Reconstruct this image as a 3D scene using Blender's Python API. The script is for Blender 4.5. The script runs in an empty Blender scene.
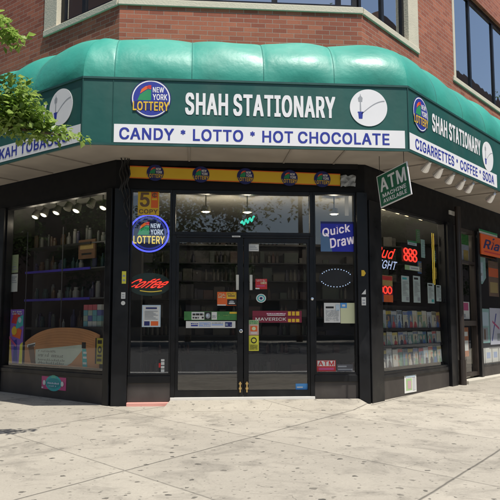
import bpy, math, random
from mathutils import Vector, Euler
R_ = math.radians
S = bpy.context.scene
COL = S.collection
# ------------------------------------------------------------ camera, sky, sun, exposure
cam = bpy.data.cameras.new('camera'); camo = bpy.data.objects.new('camera', cam); COL.objects.link(camo)
camo.location = (-0.6906, -9.2177, 0.9832)
yaw, pitch = 0.0843, 0.1066
camo.rotation_euler = (math.pi/2 + pitch, 0, -yaw)
cam.sensor_width = 36; cam.sensor_fit = 'HORIZONTAL'
cam.lens = 36 * 680 / 500
cam.clip_end = 2000; cam.clip_start = 0.05
S.camera = camo

SUN_EL = R_(67); SUN_AZ = R_(148)          # azimuth clockwise from +Y
sd = Vector((math.sin(SUN_AZ)*math.cos(SUN_EL), math.cos(SUN_AZ)*math.cos(SUN_EL), math.sin(SUN_EL)))
W = bpy.data.worlds.new('World'); S.world = W; W.use_nodes = True
nt = W.node_tree; nt.nodes.clear()
sky = nt.nodes.new('ShaderNodeTexSky'); sky.sky_type = 'NISHITA'; sky.sun_disc = False
sky.sun_elevation = SUN_EL; sky.sun_rotation = SUN_AZ; sky.dust_density = 1.5
bg = nt.nodes.new('ShaderNodeBackground'); bg.inputs['Strength'].default_value = 0.11
wo = nt.nodes.new('ShaderNodeOutputWorld')
nt.links.new(sky.outputs[0], bg.inputs[0]); nt.links.new(bg.outputs[0], wo.inputs[0])
sl = bpy.data.lights.new('sun', 'SUN'); sl.energy = 4.6; sl.angle = R_(0.5); sl.color = (1.0, 0.955, 0.88)
so = bpy.data.objects.new('sun', sl); COL.objects.link(so); so.location = (10, -10, 30)
so.rotation_euler = sd.to_track_quat('Z', 'Y').to_euler()
S.view_settings.view_transform = 'Standard'; S.view_settings.look = 'None'
S.view_settings.exposure = 0.35; S.view_settings.gamma = 1; S.view_settings.use_curve_mapping = False
S.render.engine = 'CYCLES'
try:
    S.cycles.use_denoising = True; S.cycles.max_bounces = 8; S.cycles.transparent_max_bounces = 16
    S.cycles.caustics_reflective = False; S.cycles.caustics_refractive = False
    S.cycles.sample_clamp_indirect = 6
except Exception: pass

# ------------------------------------------------------------ planes of the facade
TL, TR, XL, XR = 0.7533, 0.8105, -1.741, 1.7007
PL = {
 'F': (Vector((0, 0, 0)), Vector((1, 0, 0)), Vector((0, -1, 0))),
 'L': (Vector((XL, 0, 0)), Vector((-math.cos(TL), math.sin(TL), 0)), Vector((-math.sin(TL), -math.cos(TL), 0))),
 'R': (Vector((XR, 0, 0)), Vector((math.cos(TR), math.sin(TR), 0)), Vector((math.sin(TR), -math.cos(TR), 0))),
}
def P(pl, s, z, n=0.0):
    o, d, N = PL[pl]
    return o + d*s + N*n + Vector((0, 0, z))

# ------------------------------------------------------------ materials
MATS = {}
def M(name, col=(.5,.5,.5), rough=.6, metal=0., emit=0., var=.12, vscale=6., bump=0., bscale=60., spec=.5, coat=0., trans=0., streak=0.):
    if name in MATS: return MATS[name]
    m = bpy.data.materials.new(name); m.use_nodes = True
    t = m.node_tree; b = t.nodes['Principled BSDF']
    b.inputs['Roughness'].default_value = rough; b.inputs['Metallic'].default_value = metal
    b.inputs['Specular IOR Level'].default_value = spec
    b.inputs['Coat Weight'].default_value = coat
    tc = t.nodes.new('ShaderNodeTexCoord')
    nz = t.nodes.new('ShaderNodeTexNoise'); nz.inputs['Scale'].default_value = vscale; nz.inputs['Detail'].default_value = 5
    t.links.new(tc.outputs['Object'], nz.inputs['Vector'])
    rv = t.nodes.new('ShaderNodeMapRange'); rv.inputs['From Min'].default_value = .3; rv.inputs['From Max'].default_value = .7
    rv.inputs['To Min'].default_value = max(.05, rough-.1); rv.inputs['To Max'].default_value = min(1, rough+.12)
    t.links.new(nz.outputs['Fac'], rv.inputs['Value']); t.links.new(rv.outputs[0], b.inputs['Roughness'])
    mx = t.nodes.new('ShaderNodeMix'); mx.data_type = 'RGBA'
    mx.inputs['A'].default_value = (*[c*(1-var) for c in col], 1)
    mx.inputs['B'].default_value = (*[min(1, c*(1+var)) for c in col], 1)
    t.links.new(nz.outputs['Fac'], mx.inputs['Factor'])
    t.links.new(mx.outputs['Result'], b.inputs['Base Color'])
    if streak:
        mp = t.nodes.new('ShaderNodeMapping'); mp.inputs['Scale'].default_value = (3, 3, .8); t.links.new(tc.outputs['Object'], mp.inputs[0])
        n5 = t.nodes.new('ShaderNodeTexNoise'); n5.inputs['Scale'].default_value = 1; n5.inputs['Detail'].default_value = 6; t.links.new(mp.outputs[0], n5.inputs['Vector'])
        r5 = t.nodes.new('ShaderNodeMapRange'); r5.inputs['From Min'].default_value = .45; r5.inputs['From Max'].default_value = .72; r5.inputs['To Max'].default_value = streak
        t.links.new(n5.outputs['Fac'], r5.inputs['Value'])
        m5 = t.nodes.new('ShaderNodeMix'); m5.data_type = 'RGBA'; m5.inputs['B'].default_value = (.16,.145,.12,1)
        t.links.new(r5.outputs[0], m5.inputs['Factor']); t.links.new(mx.outputs['Result'], m5.inputs['A']); t.links.new(m5.outputs['Result'], b.inputs['Base Color'])
    if emit:
        b.inputs['Emission Color'].default_value = (*col, 1); b.inputs['Emission Strength'].default_value = emit
    if bump:
        n2 = t.nodes.new('ShaderNodeTexNoise'); n2.inputs['Scale'].default_value = bscale; n2.inputs['Detail'].default_value = 4
        t.links.new(tc.outputs['Object'], n2.inputs['Vector'])
        bp = t.nodes.new('ShaderNodeBump'); bp.inputs['Strength'].default_value = bump; bp.inputs['Distance'].default_value = .02
        t.links.new(n2.outputs['Fac'], bp.inputs['Height']); t.links.new(bp.outputs['Normal'], b.inputs['Normal'])
    if trans:
        tr = t.nodes.new('ShaderNodeBsdfTranslucent'); t.links.new(mx.outputs['Result'], tr.inputs['Color'])
        ms = t.nodes.new('ShaderNodeMixShader'); ms.inputs[0].default_value = trans
        out = t.nodes['Material Output']
        t.links.new(b.outputs[0], ms.inputs[1]); t.links.new(tr.outputs[0], ms.inputs[2]); t.links.new(ms.outputs[0], out.inputs['Surface'])
    MATS[name] = m
    return m

def glass_mat(name, tint, base=.06, gain=.9, wav=.0):
    m = bpy.data.materials.new(name); m.use_nodes = True; t = m.node_tree; t.nodes.clear()
    lw = t.nodes.new('ShaderNodeLayerWeight'); lw.inputs['Blend'].default_value = .5
    pw = t.nodes.new('ShaderNodeMath'); pw.operation = 'POWER'; pw.inputs[1].default_value = 4.5
    ml = t.nodes.new('ShaderNodeMath'); ml.operation = 'MULTIPLY_ADD'; ml.inputs[1].default_value = gain; ml.inputs[2].default_value = base; ml.use_clamp = True
    gl = t.nodes.new('ShaderNodeBsdfGlossy'); gl.inputs['Roughness'].default_value = .012
    tp = t.nodes.new('ShaderNodeBsdfTransparent'); tp.inputs['Color'].default_value = (*tint, 1)
    ms = t.nodes.new('ShaderNodeMixShader'); o = t.nodes.new('ShaderNodeOutputMaterial')
    tc = t.nodes.new('ShaderNodeTexCoord'); nz = t.nodes.new('ShaderNodeTexNoise'); nz.inputs['Scale'].default_value = 1.3
    bp = t.nodes.new('ShaderNodeBump'); bp.inputs['Strength'].default_value = wav; bp.inputs['Distance'].default_value = .05
    t.links.new(tc.outputs['Object'], nz.inputs['Vector']); t.links.new(nz.outputs['Fac'], bp.inputs['Height']); t.links.new(bp.outputs[0], gl.inputs['Normal'])
    t.links.new(lw.outputs['Facing'], pw.inputs[0]); t.links.new(pw.outputs[0], ml.inputs[0]); t.links.new(ml.outputs[0], ms.inputs[0])
    t.links.new(tp.outputs[0], ms.inputs[1]); t.links.new(gl.outputs[0], ms.inputs[2]); t.links.new(ms.outputs[0], o.inputs[0])
    MATS[name] = m
    return m
GLASS = glass_mat('shop_glass', (.93,.95,.94), .125, .85, .010)
GLASS_UP = glass_mat('tinted_glass', (.25,.28,.30), .62, 1.0, .04)

def brick_mat(name, c1, c2, mortar, bw=.205, bh=.0677, ms=.0105):
    m = bpy.data.materials.new(name); m.use_nodes = True; t = m.node_tree; b = t.nodes['Principled BSDF']
    uv = t.nodes.new('ShaderNodeUVMap')
    br = t.nodes.new('ShaderNodeTexBrick')
    br.inputs['Scale'].default_value = 1; br.inputs['Brick Width'].default_value = bw; br.inputs['Row Height'].default_value = bh
    br.inputs['Mortar Size'].default_value = ms/2; br.inputs['Mortar Smooth'].default_value = .2; br.inputs['Bias'].default_value = 0
    br.inputs['Color1'].default_value = (*c1,1); br.inputs['Color2'].default_value = (*c2,1); br.inputs['Mortar'].default_value = (*mortar,1)
    t.links.new(uv.outputs[0], br.inputs['Vector'])
    nz = t.nodes.new('ShaderNodeTexNoise'); nz.inputs['Scale'].default_value = 1.2; nz.inputs['Detail'].default_value = 8
    t.links.new(uv.outputs[0], nz.inputs['Vector'])
    n3 = t.nodes.new('ShaderNodeTexNoise'); n3.inputs['Scale'].default_value = 45; t.links.new(uv.outputs[0], n3.inputs['Vector'])
    ad = t.nodes.new('ShaderNodeMath'); ad.operation = 'MULTIPLY_ADD'; ad.inputs[1].default_value = .4; t.links.new(n3.outputs['Fac'], ad.inputs[0]); t.links.new(nz.outputs['Fac'], ad.inputs[2])
    mr = t.nodes.new('ShaderNodeMapRange'); mr.inputs['From Min'].default_value = .35; mr.inputs['From Max'].default_value = 1.05; mr.inputs['To Min'].default_value = .72; mr.inputs['To Max'].default_value = 1.25
    t.links.new(ad.outputs[0], mr.inputs['Value'])
    mx = t.nodes.new('ShaderNodeVectorMath'); mx.operation = 'SCALE'
    t.links.new(br.outputs['Color'], mx.inputs[0]); t.links.new(mr.outputs[0], mx.inputs['Scale'])
    t.links.new(mx.outputs[0], b.inputs['Base Color']); b.inputs['Roughness'].default_value = .9
    bp = t.nodes.new('ShaderNodeBump'); bp.inputs['Strength'].default_value = .7; bp.inputs['Distance'].default_value = .008; bp.invert = True
    t.links.new(br.outputs['Fac'], bp.inputs['Height']); t.links.new(bp.outputs[0], b.inputs['Normal'])
    MATS[name] = m
    return m
BRICK = brick_mat('red_brick', (.39,.130,.073), (.255,.073,.043), (.33,.25,.20), ms=.0085)
BRICK2 = brick_mat('tan_brick', (.33,.22,.15), (.26,.17,.12), (.3,.28,.25))

def paving_mat():
    m = bpy.data.materials.new('sidewalk_concrete'); m.use_nodes = True; t = m.node_tree; b = t.nodes['Principled BSDF']; L = t.links.new
    def math_(op, a, bb=None, c=None, clamp=False):
        n = t.nodes.new('ShaderNodeMath'); n.operation = op; n.use_clamp = clamp
        for i, v in enumerate((a, bb, c)):
            if v is None: continue
            if isinstance(v, (int, float)): n.inputs[i].default_value = v
            else: L(v, n.inputs[i])
        return n.outputs[0]
    tc = t.nodes.new('ShaderNodeTexCoord'); sx = t.nodes.new('ShaderNodeSeparateXYZ'); L(tc.outputs['Object'], sx.inputs[0])
    wn = t.nodes.new('ShaderNodeTexNoise'); wn.inputs['Scale'].default_value = 3; wn.inputs['Detail'].default_value = 6; L(tc.outputs['Object'], wn.inputs['Vector'])
    wob = math_('MULTIPLY_ADD', wn.outputs['Fac'], .03, -.015)
    def joint(nx, ny, off, sp, w):
        d = math_('ADD', math_('ADD', math_('MULTIPLY', sx.outputs[0], nx), math_('MULTIPLY', sx.outputs[1], ny)), wob)
        u = math_('DIVIDE', math_('SUBTRACT', d, off), sp)
        fr = math_('FRACT', u); fl = math_('FLOOR', u)
        dist = math_('MULTIPLY', math_('MINIMUM', fr, math_('SUBTRACT', 1.0, fr)), sp)
        k = math_('SUBTRACT', 1.0, math_('DIVIDE', dist, w), clamp=True)
        return k, fl
    kA, fA = joint(-.774, .634, -1.438, 2.18, .016)
    kB, fB = joint(.796, .605, -1.517, 1.70, .012)
    ce = t.nodes.new('ShaderNodeTexVoronoi'); ce.feature = 'DISTANCE_TO_EDGE'; ce.voronoi_dimensions = '2D'; ce.inputs['Scale'].default_value = .45
    cw = t.nodes.new('ShaderNodeVectorMath'); cw.operation = 'SCALE'; cw.inputs['Scale'].default_value = .25; L(wn.outputs['Color'], cw.inputs[0])
    ca = t.nodes.new('ShaderNodeVectorMath'); L(tc.outputs['Object'], ca.inputs[0]); L(cw.outputs[0], ca.inputs[1]); L(ca.outputs[0], ce.inputs['Vector'])
    cn = t.nodes.new('ShaderNodeTexNoise'); cn.inputs['Scale'].default_value = .7; L(tc.outputs['Object'], cn.inputs['Vector'])
    crack = math_('MULTIPLY', math_('SUBTRACT', 1.0, math_('DIVIDE', ce.outputs['Distance'], .0022), clamp=True), math_('GREATER_THAN', cn.outputs['Fac'], .56))
    k = math_('MAXIMUM', math_('MAXIMUM', kA, math_('MULTIPLY', kB, .75)), math_('MULTIPLY', crack, .6))
    cb = t.nodes.new('ShaderNodeCombineXYZ'); L(fA, cb.inputs[0]); L(fB, cb.inputs[1])
    wh = t.nodes.new('ShaderNodeTexWhiteNoise'); wh.noise_dimensions = '3D'; L(cb.outputs[0], wh.inputs['Vector'])
    # gum spots and stains
    def spots(scale, rmin, keep, dist):
        dn = t.nodes.new('ShaderNodeTexNoise'); dn.inputs['Scale'].default_value = 22; dn.inputs['Detail'].default_value = 3; L(tc.outputs['Object'], dn.inputs['Vector'])
        vm = t.nodes.new('ShaderNodeVectorMath'); vm.operation = 'SCALE'; vm.inputs['Scale'].default_value = dist; L(dn.outputs['Color'], vm.inputs[0])
        va = t.nodes.new('ShaderNodeVectorMath'); va.operation = 'ADD'; L(tc.outputs['Object'], va.inputs[0]); L(vm.outputs[0], va.inputs[1])
        vo = t.nodes.new('ShaderNodeTexVoronoi'); vo.inputs['Scale'].default_value = scale; vo.voronoi_dimensions = '2D'; L(va.outputs[0], vo.inputs['Vector'])
        se = t.nodes.new('ShaderNodeSeparateColor'); L(vo.outputs['Color'], se.inputs[0])
        rr = math_('MULTIPLY', math_('SUBTRACT', se.outputs[0], 1-keep, clamp=True), rmin/keep)
        return math_('MULTIPLY', math_('GREATER_THAN', rr, math_('DIVIDE', vo.outputs['Distance'], scale)), math_('MULTIPLY_ADD', se.outputs[1], .45, .5))
    s1 = spots(5.0, .025, .85, .06); s2 = spots(11, .012, .75, .03)
    sp = math_('MAXIMUM', s1, math_('MULTIPLY', s2, .6))
    n1 = t.nodes.new('ShaderNodeTexNoise'); n1.inputs['Scale'].default_value = .9; n1.inputs['Detail'].default_value = 9; n1.inputs['Roughness'].default_value = .65; L(tc.outputs['Object'], n1.inputs['Vector'])
    n2 = t.nodes.new('ShaderNodeTexNoise'); n2.inputs['Scale'].default_value = 70; n2.inputs['Detail'].default_value = 4; L(tc.outputs['Object'], n2.inputs['Vector'])
    v = math_('ADD', math_('MULTIPLY_ADD', n1.outputs['Fac'], .60, .52), math_('MULTIPLY_ADD', n2.outputs['Fac'], .36, .02))
    n4 = t.nodes.new('ShaderNodeTexNoise'); n4.inputs['Scale'].default_value = 2.3; n4.inputs['Detail'].default_value = 7; n4.inputs['Roughness'].default_value = .7; n4.inputs['Distortion'].default_value = .6; L(tc.outputs['Object'], n4.inputs['Vector'])
    st = math_('MULTIPLY', math_('SUBTRACT', n4.outputs['Fac'], .50, clamp=True), 1.9)
    v = math_('MULTIPLY', v, math_('SUBTRACT', 1.0, st))
    v = math_('MULTIPLY', v, math_('MULTIPLY_ADD', wh.outputs['Value'], .24, .87))
    v = math_('MULTIPLY', v, math_('SUBTRACT', 1.0, math_('MULTIPLY', k, .72)))
    v = math_('MULTIPLY', v, math_('SUBTRACT', 1.0, math_('MULTIPLY', sp, .85)))
    cm = t.nodes.new('ShaderNodeVectorMath'); cm.operation = 'SCALE'; cm.inputs[0].default_value = (.348,.318,.262); L(v, cm.inputs['Scale'])
    L(cm.outputs[0], b.inputs['Base Color']); b.inputs['Roughness'].default_value = .88
    h = math_('SUBTRACT', math_('MULTIPLY', n2.outputs['Fac'], .3), k)
    bp = t.nodes.new('ShaderNodeBump'); bp.inputs['Strength'].default_value = .5; bp.inputs['Distance'].default_value = .008
    L(h, bp.inputs['Height']); L(bp.outputs[0], b.inputs['Normal'])
    return m
PAVE = paving_mat()

def random_cover(name, hues, picture=True):
    m = bpy.data.materials.new(name); m.use_nodes = True; t = m.node_tree; b = t.nodes['Principled BSDF']; L = t.links.new
    oi = t.nodes.new('ShaderNodeObjectInfo')
    cr = t.nodes.new('ShaderNodeValToRGB'); cr.color_ramp.interpolation = 'CONSTANT'
    els = cr.color_ramp.elements
    for i, h in enumerate(hues):
        e = els[i] if i < 2 else els.new(i/len(hues))
        e.position = i/len(hues); e.color = (*h, 1)
    L(oi.outputs['Random'], cr.inputs[0])
    if picture:
        tc = t.nodes.new('ShaderNodeTexCoord')
        cb = t.nodes.new('ShaderNodeCombineXYZ')
        ml = t.nodes.new('ShaderNodeMath'); ml.operation = 'MULTIPLY'; ml.inputs[1].default_value = 91.7
        L(oi.outputs['Random'], ml.inputs[0]); L(ml.outputs[0], cb.inputs[1])
        ad = t.nodes.new('ShaderNodeVectorMath'); L(tc.outputs['Object'], ad.inputs[0]); L(cb.outputs[0], ad.inputs[1])
        vo = t.nodes.new('ShaderNodeTexNoise'); vo.inputs['Scale'].default_value = 17; vo.inputs['Detail'].default_value = 2; vo.inputs['Distortion'].default_value = 1.2; L(ad.outputs[0], vo.inputs['Vector'])
        hs = t.nodes.new('ShaderNodeHueSaturation'); hs.inputs['Saturation'].default_value = 1.3; hs.inputs['Value'].default_value = .80
        gm = t.nodes.new('ShaderNodeGamma'); gm.inputs['Gamma'].default_value = 2.6
        L(vo.outputs['Color'], hs.inputs['Color']); L(hs.outputs['Color'], gm.inputs['Color'])
        wv = t.nodes.new('ShaderNodeMapRange'); wv.inputs['From Min'].default_value = .44; wv.inputs['From Max'].default_value = .50
        L(vo.outputs['Fac'], wv.inputs['Value'])
        mx = t.nodes.new('ShaderNodeMix'); mx.data_type = 'RGBA'; L(wv.outputs[0], mx.inputs['Factor']); L(cr.outputs[0], mx.inputs['A']); L(gm.outputs[0], mx.inputs['B'])
        L(mx.outputs['Result'], b.inputs['Base Color'])
    else: L(cr.outputs[0], b.inputs['Base Color'])
    b.inputs['Roughness'].default_value = .35
    MATS[name] = m
    return m

FRAME = M('bronze_frame', (.006,.0065,.008), .36, .0, var=.35, vscale=5, spec=.35, streak=.05, bump=.04, bscale=15)
FRAME2 = M('brown_painted_metal', (.030,.022,.018), .45, var=.2)
PANEL = M('dark_base_panel', (.040,.034,.031), .5, var=.3, vscale=4, bump=.12, bscale=12, streak=.16)
HEADER = M('black_header_board', (.005,.005,.006), .6, var=.3, spec=.25)
CREAM = M('cream_stone', (.60,.55,.43), .8, var=.1, vscale=5, bump=.2, bscale=40)
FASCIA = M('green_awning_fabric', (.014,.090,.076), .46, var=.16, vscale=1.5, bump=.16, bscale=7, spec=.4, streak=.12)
HOOD = M('lit_through_awning_fabric', (.032,.295,.225), .46, var=.16, vscale=1.6, bump=.6, bscale=4.5, spec=.45, streak=.10)  # same awning fabric; light passing through it is put into the brighter teal
SEAM = M('dark_seam', (.03,.20,.16), .5)
PIPE = M('dark_piping', (.012,.07,.062), .5)
WHITE = M('white_vinyl', (.78,.78,.78), .5, var=.03)
OFFW = M('offwhite_soffit', (.35,.315,.275), .75, var=.30, vscale=2.2)
BLUE = M('blue_lettering', (.02,.035,.30), .5, var=.05)
NAVY = M('navy_print', (.012,.018,.13), .5)
YEL = M('yellow_print', (.75,.48,.03), .5, var=.05)
GRN = M('green_print', (.02,.26,.10), .5)
REDP = M('red_print', (.55,.03,.03), .5)
ORG = M('orange_print', (.75,.13,.02), .5)
BLACK = M('black_print', (.012,.012,.012), .5)
PAPER = M('paper', (.70,.70,.66), .8, var=.05)
PAPERB = M('pale_blue_paper', (.50,.62,.70), .8, var=.05)
PAPERY = M('pale_yellow_paper', (.66,.68,.42), .8, var=.05)
GREY = M('grey_print', (.32,.34,.36), .7)
MAROON = M('maroon_print', (.20,.012,.035), .5)
BROWN = M('brown_print', (.16,.09,.05), .6)
PINK = M('pink_print', (.55,.08,.22), .5)
TEALP = M('teal_print', (.05,.42,.42), .5)
STEEL = M('polished_steel', (.75,.75,.74), .22, 1.0, var=.05)
BRASS = M('brass', (.70,.50,.22), .3, 1.0, var=.05)
SILVER = M('silver_reflector', (.80,.80,.80), .3, .6, var=.05)

# ------------------------------------------------------------ mesh builder
ROOT = {}
_txt = {}
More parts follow.
